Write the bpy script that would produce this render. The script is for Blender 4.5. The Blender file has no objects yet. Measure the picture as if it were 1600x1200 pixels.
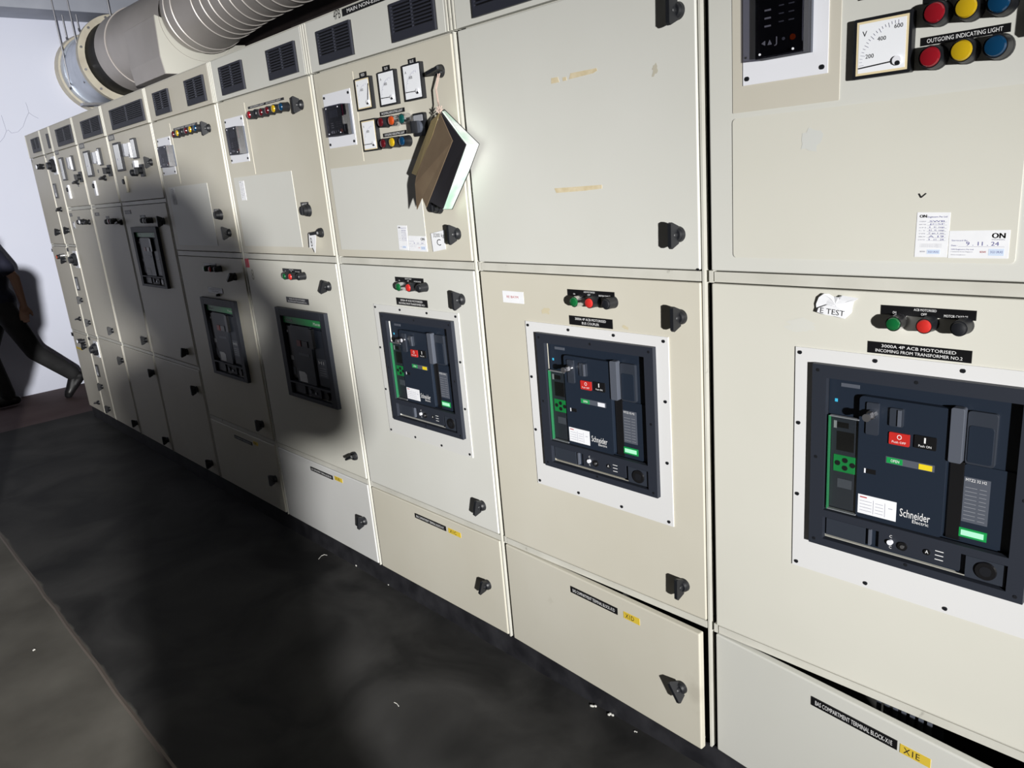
import bpy, bmesh, math, random
from mathutils import Vector, Matrix
random.seed(7)
S = bpy.context.scene
COL = S.collection
rad = math.radians

# ------------------------------------------------------------------ camera
F_PX = 1197.0
YAW, PITCH, ROLL = rad(47.955), rad(-15.417), rad(-4.924)
CAM = Vector((0.0, -1.498, 1.642))
_cy, _sy, _cp, _sp, _cr, _sr = math.cos(YAW), math.sin(YAW), math.cos(PITCH), math.sin(PITCH), math.cos(ROLL), math.sin(ROLL)
_F = Vector((-_sy, _cy, 0)); _R = Vector((_cy, _sy, 0)); _U = Vector((0, 0, 1))
FWD = _cp*_F + _sp*_U
_U2 = -_sp*_F + _cp*_U
RGT = _cr*_R + _sr*_U2
UPV = -_sr*_R + _cr*_U2
cd = bpy.data.cameras.new('camera'); cam = bpy.data.objects.new('camera', cd); COL.objects.link(cam)
cd.sensor_fit = 'HORIZONTAL'; cd.sensor_width = 36.0; cd.lens = F_PX/1600*36.0
cd.clip_start = 0.02; cd.clip_end = 60
m3 = Matrix((RGT, UPV, -FWD)).transposed()
cam.matrix_world = Matrix.Translation(CAM) @ m3.to_4x4()
S.camera = cam

# ------------------------------------------------------------------ view, world
S.view_settings.view_transform = 'Standard'; S.view_settings.look = 'None'
S.view_settings.gamma = 1.0; S.view_settings.use_curve_mapping = False
S.view_settings.exposure = 0.0
w = bpy.data.worlds.new('world'); S.world = w; w.use_nodes = True
w.node_tree.nodes['Background'].inputs[0].default_value = (0.80, 0.85, 1.0, 1)
w.node_tree.nodes['Background'].inputs[1].default_value = 0.03

# ------------------------------------------------------------------ lights: a hand torch behind the photographer's right, and an added dim overhead fill
TORCH = Vector((2.35, -2.36, 1.60))
def spot(name, energy, cone, target, blend=1.0, r=0.045, color=(1, 0.99, 0.97)):
    d = bpy.data.lights.new(name, 'SPOT'); d.energy = energy; d.spot_size = rad(cone); d.spot_blend = blend
    d.shadow_soft_size = r; d.color = color
    o = bpy.data.objects.new(name, d); COL.objects.link(o); o.location = TORCH
    o.rotation_euler = (Vector(target)-TORCH).to_track_quat('-Z', 'Y').to_euler()
    return o
spot('torch_hotspot', 2000, 26, (-8.25, 0.1, 1.95))
spot('torch_beam', 1250, 48, (-8.25, 0.1, 0.55))
spot('torch_spill', 1400, 76, (-4.2, -0.3, 0.3))
def add_fill(x, y, z, l, e):
    d = bpy.data.lights.new('fill_light', 'AREA'); d.shape = 'RECTANGLE'; d.size = l; d.size_y = 0.12; d.energy = e; d.color = (0.86, 0.92, 1.0)
    o = bpy.data.objects.new('fill_light', d); COL.objects.link(o); o.location = (x, y, z)
add_fill(-6.6, -2.4, 3.36, 1.2, 0.5)  # unseen cool area light, added for gentle fill

# ------------------------------------------------------------------ photo pixel -> point on a plane y = const (measuring aid)
def at(p, y=0.0):
    d = FWD + (p[0]-800)/F_PX*RGT - (p[1]-600)/F_PX*UPV
    t = (y-CAM.y)/d.y
    q = CAM + t*d
    return q.x, q.z
def crop(ox, oy, s):
    return lambda a, b: (ox+a/s, oy+b/s)
kA = crop(0, 160, 8); kB = crop(150, 180, 8); kC = crop(60, 300, 8); kD = crop(90, 430, 8); kE = crop(100, 550, 6.154)
k4 = crop(230, 100, 4); k5 = crop(270, 380, 3); k6 = crop(480, 0, 4.617); kU = crop(500, 100, 3.75)
k8 = crop(570, 400, 2.727); kG = crop(770, 420, 2.857); kF = crop(1100, 420, 2.142); kT = crop(1100, 0, 3.2)
kS = crop(1200, 200, 4); k7 = crop(700, 0, 2.726); kL = crop(760, 840, 1.905); kH = crop(0, 600, 2); k1 = crop(0, 120, 4)
kV = crop(280, 0, 5); kI = crop(0, 0, 1); kX = crop(640, 160, 6.6667)
def rect(tl, br, y=0.0):
    a = at(tl, y); b = at(br, y)
    return min(a[0], b[0]), max(a[0], b[0]), min(a[1], b[1]), max(a[1], b[1])
def prect(tl, br, d):      # a box standing d proud of the doors: its left edge is seen at the front, its right edge at the door
    a = at(tl, -d); b = at(br, 0.0)
    return a[0], b[0], at(br, -d)[1], a[1]

# ------------------------------------------------------------------ materials
MATS = {}
def mat(name, col, rough=0.5, metal=0.0, spec=0.5, coat=0.0):
    if name in MATS: return MATS[name]
    m = bpy.data.materials.new(name); m.use_nodes = True
    b = m.node_tree.nodes['Principled BSDF']
    b.inputs['Base Color'].default_value = (*col, 1); b.inputs['Roughness'].default_value = rough
    b.inputs['Metallic'].default_value = metal; b.inputs['Specular IOR Level'].default_value = spec
    b.inputs['Coat Weight'].default_value = coat
    MATS[name] = m; return m
def noisy(name, c1, c2, scale=3.0, rough=0.45, detail=6, lo=0.35, hi=0.7, bump=0.0, metal=0.0, stretch=(1, 1, 1), speck=None, spec=0.4):
    m = mat(name, c1, rough, metal, spec); nt = m.node_tree; N = nt.nodes; L = nt.links; b = N['Principled BSDF']
    tc = N.new('ShaderNodeTexCoord'); mp = N.new('ShaderNodeMapping'); mp.inputs['Scale'].default_value = stretch
    geo = N.new('ShaderNodeNewGeometry'); L.new(geo.outputs['Position'], mp.inputs[0])
    n = N.new('ShaderNodeTexNoise'); n.inputs['Scale'].default_value = scale; n.inputs['Detail'].default_value = detail
    L.new(mp.outputs[0], n.inputs['Vector'])
    r = N.new('ShaderNodeValToRGB'); r.color_ramp.elements[0].position = lo; r.color_ramp.elements[1].position = hi
    r.color_ramp.elements[0].color = (*c1, 1); r.color_ramp.elements[1].color = (*c2, 1)
    L.new(n.outputs['Fac'], r.inputs[0]); out = r.outputs[0]
    if speck:
        n2 = N.new('ShaderNodeTexNoise'); n2.inputs['Scale'].default_value = speck[1]; n2.inputs['Detail'].default_value = 8
        L.new(geo.outputs['Position'], n2.inputs['Vector'])
        r2 = N.new('ShaderNodeValToRGB'); r2.color_ramp.elements[0].position = speck[2]; r2.color_ramp.elements[1].position = speck[2]+0.08
        L.new(n2.outputs['Fac'], r2.inputs[0])
        mx = N.new('ShaderNodeMix'); mx.data_type = 'RGBA'
        L.new(r2.outputs[0], mx.inputs[0]); L.new(out, mx.inputs[6]); mx.inputs[7].default_value = (*speck[0], 1); out = mx.outputs[2]
    L.new(out, b.inputs['Base Color'])
    if bump:
        bp = N.new('ShaderNodeBump'); bp.inputs['Strength'].default_value = bump; bp.inputs['Distance'].default_value = 0.01
        L.new(n.outputs['Fac'], bp.inputs['Height']); L.new(bp.outputs[0], b.inputs['Normal'])
    return m
CREAM = noisy('cream_paint', (0.585, 0.556, 0.465), (0.63, 0.605, 0.52), 1.7, 0.42, speck=((0.52, 0.49, 0.41), 5.5, 0.68))
BEIGE = noisy('beige_paint', (0.56, 0.53, 0.45), (0.60, 0.57, 0.49), 2.2, 0.42)
GREY = noisy('light_grey_paint', (0.635, 0.635, 0.585), (0.68, 0.68, 0.64), 1.4, 0.42)
GREY2 = noisy('cool_grey_paint', (0.62, 0.62, 0.60), (0.66, 0.66, 0.65), 1.9, 0.42)
OFFW = noisy('off_white_paint', (0.65, 0.64, 0.57), (0.69, 0.68, 0.61), 1.5, 0.40)
FRAMEP = noisy('frame_paint', (0.56, 0.55, 0.49), (0.64, 0.63, 0.57), 8, 0.40, speck=((0.25, 0.24, 0.21), 22, 0.70))
GROOVE_SHADE = mat('groove_shade', (0.022, 0.021, 0.019), 0.6)  # shade of the door grooves, put into the post colour
INSIDE = mat('cabinet_inside_paint', (0.10, 0.10, 0.095), 0.6)
BLACKP = mat('black_plastic', (0.009, 0.010, 0.013), 0.45)
BLACKG = mat('black_gloss_plate', (0.008, 0.008, 0.009), 0.3)
VENTP = mat('vent_plastic', (0.022, 0.024, 0.036), 0.55)
NAVY = mat('navy_plastic', (0.013, 0.020, 0.034), 0.42)
NAVY2 = mat('dark_slate_plastic', (0.028, 0.034, 0.047), 0.45)
SLATE = mat('slate_bezel_plastic', (0.019, 0.023, 0.034), 0.55)
GREYP = mat('grey_plastic', (0.085, 0.095, 0.12), 0.45)
LGREYP = mat('light_grey_plastic', (0.32, 0.33, 0.36), 0.5)
WHITEP = mat('white_plate', (0.80, 0.81, 0.86), 0.4)
WHITEL = mat('white_lettering', (0.85, 0.85, 0.85), 0.6)
PAPER = noisy('paper', (0.86, 0.87, 0.90), (0.80, 0.81, 0.84), 25, 0.8)
INK = mat('blue_ink', (0.10, 0.10, 0.30), 0.7)
INKL = mat('grey_ink', (0.35, 0.35, 0.42), 0.7)
BLACKI = mat('black_ink', (0.01, 0.01, 0.012), 0.7)
REDI = mat('red_ink', (0.45, 0.04, 0.04), 0.7)
FACE = mat('meter_face', (0.88, 0.90, 0.94), 0.5)
FACEC = mat('cream_rim', (0.78, 0.66, 0.42), 0.4)
CHROME = mat('chrome', (0.75, 0.75, 0.78), 0.22, 1.0)
STEEL = mat('brushed_steel', (0.42, 0.42, 0.44), 0.35, 0.9)
REDL = mat('red_lens', (0.24, 0.008, 0.015), 0.2, coat=0.5)
DREDL = mat('dark_red_lens', (0.09, 0.006, 0.01), 0.2, coat=0.5)
YELL = mat('yellow_lens', (0.50, 0.33, 0.01), 0.2, coat=0.5)
BLUEL = mat('blue_lens', (0.004, 0.040, 0.10), 0.2, coat=0.5)
GREENL = mat('green_lens', (0.006, 0.11, 0.03), 0.2, coat=0.5)
TEALL = mat('teal_lens', (0.006, 0.07, 0.065), 0.2, coat=0.5)
ORANL = mat('orange_lens', (0.45, 0.06, 0.01), 0.2, coat=0.5)
REDB = mat('red_button', (0.52, 0.025, 0.02), 0.35)
GREENB = mat('green_plastic', (0.01, 0.30, 0.07), 0.4)
MINT = mat('mint_label', (0.45, 0.95, 0.65), 0.4)
YELS = mat('yellow_sticker', (0.72, 0.52, 0.05), 0.6)
YELB = mat('yellow_indicator', (0.80, 0.62, 0.02), 0.4)
TAPE = noisy('masking_tape', (0.62, 0.52, 0.33), (0.72, 0.63, 0.45), 60, 0.7)
STAIN = mat('glue_stain', (0.52, 0.49, 0.40), 0.6)
GSMUDGE = mat('pale_smudge', (0.63, 0.64, 0.61), 0.5)
KRAFT = noisy('brown_card', (0.165, 0.115, 0.07), (0.20, 0.145, 0.09), 14, 0.75)
KRAFT2 = mat('tan_card', (0.34, 0.26, 0.12), 0.75)
BOOKB = mat('black_book_cloth', (0.018, 0.017, 0.022), 0.6)
PAGES = noisy('page_edges', (0.44, 0.70, 0.54), (0.84, 0.87, 0.85), 9, 0.8, lo=0.40, hi=0.60)
STRING = mat('string', (0.55, 0.42, 0.36), 0.9)
GALV = noisy('galvanised_steel', (0.46, 0.50, 0.56), (0.62, 0.66, 0.73), 5, 0.38, metal=0.55)
DUCTP = noisy('duct_paint', (0.46, 0.425, 0.40), (0.53, 0.49, 0.465), 3, 0.42)
DUCTR = mat('duct_seam', (0.66, 0.62, 0.58), 0.35, 0.3)
RINGP = noisy('cream_flange', (0.60, 0.56, 0.45), (0.50, 0.45, 0.36), 9, 0.5)
CANVAS = mat('black_canvas', (0.003, 0.003, 0.0035), 0.5, spec=0.12)
PLINTH = noisy('plinth_paint', (0.014, 0.014, 0.017), (0.035, 0.035, 0.04), 12, 0.45)
CONC = noisy('beam_concrete', (0.36, 0.38, 0.44), (0.42, 0.44, 0.50), 4, 0.8)
DARKC = noisy('dark_brown_wall', (0.018, 0.013, 0.012), (0.035, 0.022, 0.02), 3, 0.8)  # dark brown base tone shared by three walls
TRAY = mat('dark_tray', (0.04, 0.03, 0.03), 0.6)
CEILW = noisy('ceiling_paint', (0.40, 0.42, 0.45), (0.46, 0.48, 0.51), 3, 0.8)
SKIN = mat('skin', (0.33, 0.18, 0.12), 0.55)
HAIR = mat('black_hair', (0.012, 0.010, 0.010), 0.6)
SHIRT = noisy('navy_shirt_cloth', (0.008, 0.009, 0.022), (0.014, 0.015, 0.032), 12, 0.85)
TROU = noisy('charcoal_trouser_cloth', (0.012, 0.012, 0.013), (0.02, 0.02, 0.021), 12, 0.85)
SHOE = mat('black_leather', (0.008, 0.008, 0.009), 0.4)
EYEW = mat('eye_white', (0.7, 0.7, 0.7), 0.3)
def glass(name, tint, refl=0.12):
    if name in MATS: return MATS[name]
    m = bpy.data.materials.new(name); m.use_nodes = True; nt = m.node_tree; nt.nodes.clear()
    o = nt.nodes.new('ShaderNodeOutputMaterial'); mx = nt.nodes.new('ShaderNodeMixShader')
    t = nt.nodes.new('ShaderNodeBsdfTransparent'); t.inputs[0].default_value = (*tint, 1)
    g = nt.nodes.new('ShaderNodeBsdfGlossy'); g.inputs['Roughness'].default_value = 0.06
    mx.inputs[0].default_value = refl
    nt.links.new(t.outputs[0], mx.inputs[1]); nt.links.new(g.outputs[0], mx.inputs[2]); nt.links.new(mx.outputs[0], o.inputs[0])
    MATS[name] = m; return m
SMOKE = glass('smoked_cover', (0.62, 0.62, 0.66), 0.10)
CLEAR = glass('clear_cover', (0.92, 0.93, 0.92), 0.07)

def wall_material():
    m = mat('white_wall_paint', (0.72, 0.74, 0.84), 0.75); nt = m.node_tree; N = nt.nodes; L = nt.links
    geo = N.new('ShaderNodeNewGeometry'); n = N.new('ShaderNodeTexNoise'); n.inputs['Scale'].default_value = 1.2; n.inputs['Detail'].default_value = 5
    L.new(geo.outputs['Position'], n.inputs['Vector'])
    r = N.new('ShaderNodeValToRGB'); r.color_ramp.elements[0].color = (0.63, 0.66, 0.79, 1); r.color_ramp.elements[1].color = (0.72, 0.74, 0.84, 1)
    L.new(n.outputs['Fac'], r.inputs[0]); L.new(r.outputs[0], N['Principled BSDF'].inputs['Base Color'])
    return m
WALLM = wall_material()
def floor_material():
    m = mat('floor_paint', (0.03, 0.03, 0.03), 0.5); nt = m.node_tree; N = nt.nodes; L = nt.links; b = N['Principled BSDF']
    geo = N.new('ShaderNodeNewGeometry'); sep = N.new('ShaderNodeSeparateXYZ'); L.new(geo.outputs['Position'], sep.inputs[0])
    def ramp(scale, c1, c2, lo=0.3, hi=0.72, dist=0.0):
        n = N.new('ShaderNodeTexNoise'); n.inputs['Scale'].default_value = scale; n.inputs['Detail'].default_value = 9; n.inputs['Distortion'].default_value = dist
        L.new(geo.outputs['Position'], n.inputs['Vector'])
        r = N.new('ShaderNodeValToRGB'); r.color_ramp.elements[0].position = lo; r.color_ramp.elements[1].position = hi
        r.color_ramp.elements[0].color = (*c1, 1); r.color_ramp.elements[1].color = (*c2, 1); L.new(n.outputs['Fac'], r.inputs[0]); return r, n
    dark, n1 = ramp(2.6, (0.011, 0.011, 0.011), (0.046, 0.045, 0.044), lo=0.36, hi=0.68, dist=0.6)
    brown, n2 = ramp(2.4, (0.060, 0.055, 0.047), (0.14, 0.132, 0.115))
    red, n3 = ramp(3.0, (0.085, 0.055, 0.055), (0.115, 0.08, 0.08))
    def less(sock, v, wob):
        nn = N.new('ShaderNodeTexNoise'); nn.inputs['Scale'].default_value = 6; nn.inputs['Detail'].default_value = 4; L.new(geo.outputs['Position'], nn.inputs['Vector'])
        ma = N.new('ShaderNodeMath'); ma.operation = 'MULTIPLY_ADD'; ma.inputs[1].default_value = wob; L.new(nn.outputs['Fac'], ma.inputs[0]); L.new(sock, ma.inputs[2])
        mr = N.new('ShaderNodeMapRange'); mr.inputs['From Min'].default_value = v+wob/2-0.006; mr.inputs['From Max'].default_value = v+wob/2+0.006
        mr.inputs['To Min'].default_value = 1; mr.inputs['To Max'].default_value = 0; L.new(ma.outputs[0], mr.inputs['Value']); return mr.outputs[0]
    mx = N.new('ShaderNodeMix'); mx.data_type = 'RGBA'; L.new(less(sep.outputs['Y'], -1.02, 0.05), mx.inputs[0]); L.new(dark.outputs[0], mx.inputs[6]); L.new(brown.outputs[0], mx.inputs[7])
    mx2 = N.new('ShaderNodeMix'); mx2.data_type = 'RGBA'; L.new(less(sep.outputs['X'], -7.03, 0.03), mx2.inputs[0]); L.new(mx.outputs[2], mx2.inputs[6]); L.new(red.outputs[0], mx2.inputs[7])
    L.new(mx2.outputs[2], b.inputs['Base Color'])
    rr = N.new('ShaderNodeMapRange'); rr.inputs['To Min'].default_value = 0.62; rr.inputs['To Max'].default_value = 0.85; b.inputs['Specular IOR Level'].default_value = 0.25; L.new(n1.outputs['Fac'], rr.inputs['Value']); L.new(rr.outputs[0], b.inputs['Roughness'])
    bp = N.new('ShaderNodeBump'); bp.inputs['Strength'].default_value = 0.25; bp.inputs['Distance'].default_value = 0.01; L.new(n1.outputs['Fac'], bp.inputs['Height']); L.new(bp.outputs[0], b.inputs['Normal'])
    return m
FLOORM = floor_material()

# ------------------------------------------------------------------ mesh builder
_TC = {}
def glyphs(s):
    if s in _TC: return _TC[s]
    c = bpy.data.curves.new('t', 'FONT'); c.body = s; c.size = 1.0; c.resolution_u = 2
    o = bpy.data.objects.new('t', c); COL.objects.link(o)
    dg = bpy.context.evaluated_depsgraph_get(); dg.update()
    me = bpy.data.meshes.new_from_object(o.evaluated_get(dg))
    vs = [v.co.copy() for v in me.vertices]; fs = [tuple(p.vertices) for p in me.polygons]
    bpy.data.objects.remove(o); bpy.data.curves.remove(c); bpy.data.meshes.remove(me)
    _TC[s] = (vs, fs); return _TC[s]
class MB:
    def __init__(s): s.v = []; s.f = []; s.m = []; s.mats = []; s.T = None
    def mi(s, m):
        if m not in s.mats: s.mats.append(m)
        return s.mats.index(m)
    def add(s, vs, fs, m):
        b = len(s.v); k = s.mi(m)
        s.v += [Vector(v) if s.T is None else s.T @ Vector(v) for v in vs]
        for f in fs: s.f.append([b+i for i in f]); s.m.append(k)
        return s
    def box(s, x0, x1, y0, y1, z0, z1, m):
        return s.add([(x0,y0,z0),(x1,y0,z0),(x1,y1,z0),(x0,y1,z0),(x0,y0,z1),(x1,y0,z1),(x1,y1,z1),(x0,y1,z1)],
              [(0,3,2,1),(4,5,6,7),(0,1,5,4),(1,2,6,5),(2,3,7,6),(3,0,4,7)], m)
    def prism(s, pts, y0, y1, m):          # pts in (x,z), counter-clockwise seen from -y
        n = len(pts)
        vs = [(p[0], y0, p[1]) for p in pts]+[(p[0], y1, p[1]) for p in pts]
        fs = [tuple(range(n)), tuple(range(2*n-1, n-1, -1))]+[(i, i+n, (i+1) % n+n, (i+1) % n) for i in range(n)]
        return s.add(vs, fs, m)
    def rbox(s, x0, x1, y0, y1, z0, z1, r, m, n=4):
        pts = []
        for cx, cz, a0 in ((x1-r, z0+r, -90), (x1-r, z1-r, 0), (x0+r, z1-r, 90), (x0+r, z0+r, 180)):
            for i in range(n+1):
                a = rad(a0+90*i/n); pts.append((cx+r*math.cos(a), cz+r*math.sin(a)))
        return s.prism(pts, y0, y1, m)
    def cyl(s, x, z, r, y0, y1, m, n=20, r1=None):   # axis along y, y0 = front
        r1 = r if r1 is None else r1
        a = [2*math.pi*i/n for i in range(n)]
        vs = [(x+r*math.cos(t), y0, z+r*math.sin(t)) for t in a]+[(x+r1*math.cos(t), y1, z+r1*math.sin(t)) for t in a]
        fs = [tuple(range(n)), tuple(range(2*n-1, n-1, -1))]+[(i, i+n, (i+1) % n+n, (i+1) % n) for i in range(n)]
        return s.add(vs, fs, m)
    def tube(s, p, q, r, m, n=8, r2=None):
        p = Vector(p); q = Vector(q); d = (q-p); r2 = r if r2 is None else r2
        if d.length < 1e-7: return s
        z = d.normalized(); x = z.orthogonal().normalized(); y = z.cross(x)
        vs = [p+r*(math.cos(2*math.pi*i/n)*x+math.sin(2*math.pi*i/n)*y) for i in range(n)]+[q+r2*(math.cos(2*math.pi*i/n)*x+math.sin(2*math.pi*i/n)*y) for i in range(n)]
        fs = [tuple(range(n-1, -1, -1)), tuple(range(n, 2*n))]+[(i, (i+1) % n, (i+1) % n+n, i+n) for i in range(n)]
        return s.add(vs, fs, m)
    def path(s, pts, r, m, n=6):
        for a, b in zip(pts, pts[1:]): s.tube(a, b, r, m, n)
        return s
    def ell(s, c, rx, ry, rz, m, nu=16, nv=10, rot=None):
        c = Vector(c); vs = []; fs = []
        for j in range(nv+1):
            t = math.pi*j/nv
            for i in range(nu):
                p = 2*math.pi*i/nu; v = Vector((rx*math.sin(t)*math.cos(p), ry*math.sin(t)*math.sin(p), rz*math.cos(t)))
                if rot: v = rot @ v
                vs.append(c+v)
        for j in range(nv):
            for i in range(nu):
                a = j*nu+i; b = j*nu+(i+1) % nu; fs.append((a, a+nu, b+nu, b))
        return s.add(vs, fs, m)
    def capsule(s, p, q, r1, r2, m, n=14):
        s.tube(p, q, r1, m, n, r2); s.ell(p, r1, r1, r1, m, n, 8); s.ell(q, r2, r2, r2, m, n, 8); return s
    def revx(s, prof, yc, zc, m, n=48, smooth=True):   # profile [(x, r)] revolved about the x axis through (yc, zc)
        vs = []; fs = []
        for x, r in prof:
            for i in range(n):
                a = 2*math.pi*i/n; vs.append((x, yc+r*math.cos(a), zc+r*math.sin(a)))
        k = len(prof)
        for j in range(k-1):
            for i in range(n):
                a = j*n+i; b = j*n+(i+1) % n; fs.append((a, a+n, b+n, b))
        return s.add(vs, fs, m)
    def text(s, t, x0, x1, z0, z1, y, m, shear=0.0, keep=False, rot=0.0):
        vs, fs = glyphs(t)
        if not vs: return s
        ax = min(v.x for v in vs); bx = max(v.x for v in vs); az = min(v.y for v in vs); bz = max(v.y for v in vs)
        sx = (x1-x0)/max(bx-ax, 1e-6); sz = (z1-z0)/max(bz-az, 1e-6)
        if keep: sx = sz = min(sx, sz)
        cx, cz = (x0+x1)/2, (z0+z1)/2; ex, ez = (ax+bx)/2, (az+bz)/2; c, d = math.cos(rot), math.sin(rot)
        out = []
        for v in vs:
            a = (v.x-ex)*sx; b = (v.y-ez)*sz; a += shear*b
            out.append((cx+a*c-b*d, y, cz+a*d+b*c))
        return s.add(out, fs, m)
    def build(s, name, parent=None, origin=None, smooth=False, bevel=0.0, seg=2, shadow_auto=True):
        me = bpy.data.meshes.new(name)
        if origin is None:
            xs = [v.x for v in s.v]; ys = [v.y for v in s.v]; zs = [v.z for v in s.v]
            origin = Vector(((min(xs)+max(xs))/2, (min(ys)+max(ys))/2, min(zs)))
        origin = Vector(origin)
        me.from_pydata([v-origin for v in s.v], [], s.f)
        for m in s.mats: me.materials.append(m)
        me.polygons.foreach_set('material_index', s.m)
        if smooth: me.polygons.foreach_set('use_smooth', [True]*len(me.polygons))
        me.update()
        o = bpy.data.objects.new(name, me); COL.objects.link(o)
        place(o, origin, parent)
        if smooth: 
            try: me.set_sharp_from_angle(angle=rad(40))
            except Exception: pass
        if bevel:
            b = o.modifiers.new('bevel', 'BEVEL'); b.width = bevel; b.segments = seg; b.limit_method = 'ANGLE'; b.angle_limit = rad(40)
        return o
WORLD = {}
def place(o, loc, parent=None):
    loc = Vector(loc); WORLD[o.name] = loc
    if parent is not None:
        o.parent = parent; o.location = loc-WORLD[parent.name]
    else: o.location = loc
def tag(o, label=None, cat=None, group=None, kind=None):
    if label: o['label'] = label
    if cat: o['category'] = cat
    if group: o['group'] = group
    if kind: o['kind'] = kind
    return o
def thing(name, label, cat, loc, group=None):
    o = bpy.data.objects.new(name, None); COL.objects.link(o); o.empty_display_size = 0.1
    place(o, loc); return tag(o, label, cat, group)
def inst(name, me, loc, parent, rot=(0, 0, 0), label=None):
    o = bpy.data.objects.new(name, me); COL.objects.link(o); place(o, loc, parent); o.rotation_euler = rot
    if label: o['label'] = label
    return o
def mesh_only(mb, name, smooth=True):
    me = bpy.data.meshes.new(name); me.from_pydata(mb.v, [], mb.f)
    for m in mb.mats: me.materials.append(m)
    me.polygons.foreach_set('material_index', mb.m)
    if smooth: me.polygons.foreach_set('use_smooth', [True]*len(me.polygons))
    me.update()
    if smooth: me.set_sharp_from_angle(angle=rad(38))
    return me

# ------------------------------------------------------------------ room
def struct(name, mb, label=None, **k):
    o = mb.build(name, **k); o['kind'] = 'structure'
    return o
XW = -8.25
struct('floor', MB().box(XW, 4.2, -4.2, 2.1, -0.1, 0.0, FLOORM))
mb = MB().box(XW-0.15, XW, -4.2, 2.1, 0, 3.6, WALLM)
wf = struct('wall_far', mb)
CRACK = mat('crack_line', (0.40, 0.41, 0.50), 0.9)
def wallpt(u, v, x=XW+0.001):
    d = FWD+(u-800)/F_PX*RGT-(v-600)/F_PX*UPV; t = (x-CAM.x)/d.x; q = CAM+t*d; return Vector((x, q.y, q.z))
cr = MB()
for poly in ([(0, 222), (6, 215), (10, 205), (13, 203), (18, 208), (28, 206), (36, 198), (41, 184), (45, 176), (43, 168), (40, 160)], [(45, 176), (52, 181), (60, 185)], [(10, 205), (7, 195), (2, 180)]):
    cr.path([wallpt(*p) for p in poly], 0.0022, CRACK, 4)
cr.build('hairline_crack', wf)
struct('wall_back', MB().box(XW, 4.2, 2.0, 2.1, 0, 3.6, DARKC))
struct('wall_near', MB().box(XW, 4.2, -4.2, -4.1, 0, 3.6, DARKC))  # unseen walls kept dark to cut bounced light
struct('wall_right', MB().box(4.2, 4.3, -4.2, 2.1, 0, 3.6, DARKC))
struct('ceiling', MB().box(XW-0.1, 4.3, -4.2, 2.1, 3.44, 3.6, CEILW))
struct('trim_1', MB().box(XW, -7.83, -4.1, 2.0, 3.30, 3.44, CONC), bevel=0.004)
# thin raised edge between the dark floor coating and the bare concrete
eb = MB()
px = -6.9; py = -1.03
pts = []
while px < 0.2:
    pts.append((px, -1.03+random.uniform(-0.004, 0.004))); px += random.uniform(0.12, 0.3)
EDGE = mat('worn_coating_edge', (0.12, 0.10, 0.085), 0.6)
for a, b in zip(pts, pts[1:]):
    eb.add([(a[0], a[1]-0.006, 0.0), (b[0], b[1]-0.006, 0.0), (b[0], b[1], 0.004), (a[0], a[1], 0.004), (b[0], b[1]+0.01, 0.0), (a[0], a[1]+0.01, 0.0)], [(0, 1, 2, 3), (3, 2, 4, 5)], EDGE)
struct('trim_2', eb)

# ------------------------------------------------------------------ shared small parts
def handle_mesh():
    b = MB()
    b.cyl(0, 0, 0.0170, -0.009, 0, BLACKP, 28, 0.0185); b.cyl(0, 0, 0.0135, -0.015, -0.009, BLACKP, 24, 0.0165)
    prof = [(-0.009, 0.020), (-0.031, 0.030), (-0.036, 0.027), (-0.037, -0.025), (-0.032, -0.030), (-0.009, -0.020)]   # (y,z)
    for w0, w1 in ((0.0065, 0.0045),):
        n = len(prof)
        vs = [(-(w0 if i in (0, 5) else w1), p[0], p[1]) for i, p in enumerate(prof)]+[((w0 if i in (0, 5) else w1), p[0], p[1]) for i, p in enumerate(prof)]
        fs = [tuple(range(n)), tuple(range(2*n-1, n-1, -1))]+[(i, i+n, (i+1) % n+n, (i+1) % n) for i in range(n)]
        b.add(vs, fs, BLACKP)
    b.ell((0, -0.017, 0), 0.0085, 0.011, 0.010, BLACKP)
    return mesh_only(b, 'handle_knob')
HANDLE = handle_mesh()
def handle(door, p, ang=0.0, y=0.0, name='handle', scale=1.0):
    x, z = at(p, y-0.01)
    o = inst(name, HANDLE, (x, y, z), door, (0, rad(ang), 0)); o.scale = (scale,)*3; return o
_L = {}
def lamp_mesh(lens, collar, r, h):
    k = (lens.name, collar.name, r, h)
    if k not in _L:
        b = MB(); b.cyl(0, 0, r*1.2, -0.006, 0, collar, 24, r*1.25); b.cyl(0, 0, r*1.1, -h, -0.006, collar, 24, r*1.18)
        b.cyl(0, 0, r*0.86, -h-0.004, -h, lens, 24, r*0.98); b.cyl(0, 0, r*0.45, -h-0.006, -h-0.004, lens, 24, r*0.86)
        _L[k] = mesh_only(b, 'indicator_lamp')
    return _L[k]
def lamp(door, p, lens, collar=BLACKP, r=0.0145, h=0.032, label=None, y=0.0, name='indicator_lamp'):
    x, z = at(p, y-h-0.004)
    return inst(name, lamp_mesh(lens, collar, r, h), (x, y, z), door, label=label)
def plate(door, r, lines, name='name_plate', y=0.0, label=None, th=0.002, base=BLACKG, ink=WHITEL, T=None):
    """r = (x0,x1,z0,z1); lines = [(text, fx0, fx1, fz0, fz1)] in fractions of the plate"""
    x0, x1, z0, z1 = r; b = MB(); b.T = T; b.box(x0, x1, y-th, y, z0, z1, base)
    w, h = x1-x0, z1-z0
    for t, a, c, d, e in lines: b.text(t, x0+a*w, x0+c*w, z0+d*h, z0+e*h, y-th-0.0003, ink)
    o = b.build(name, door)
    if label: o['label'] = label
    return o
def screw(b, x, z, y, r=0.004):
    b.cyl(x, z, r, y-0.0025, y, BLACKP, 10)
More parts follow.
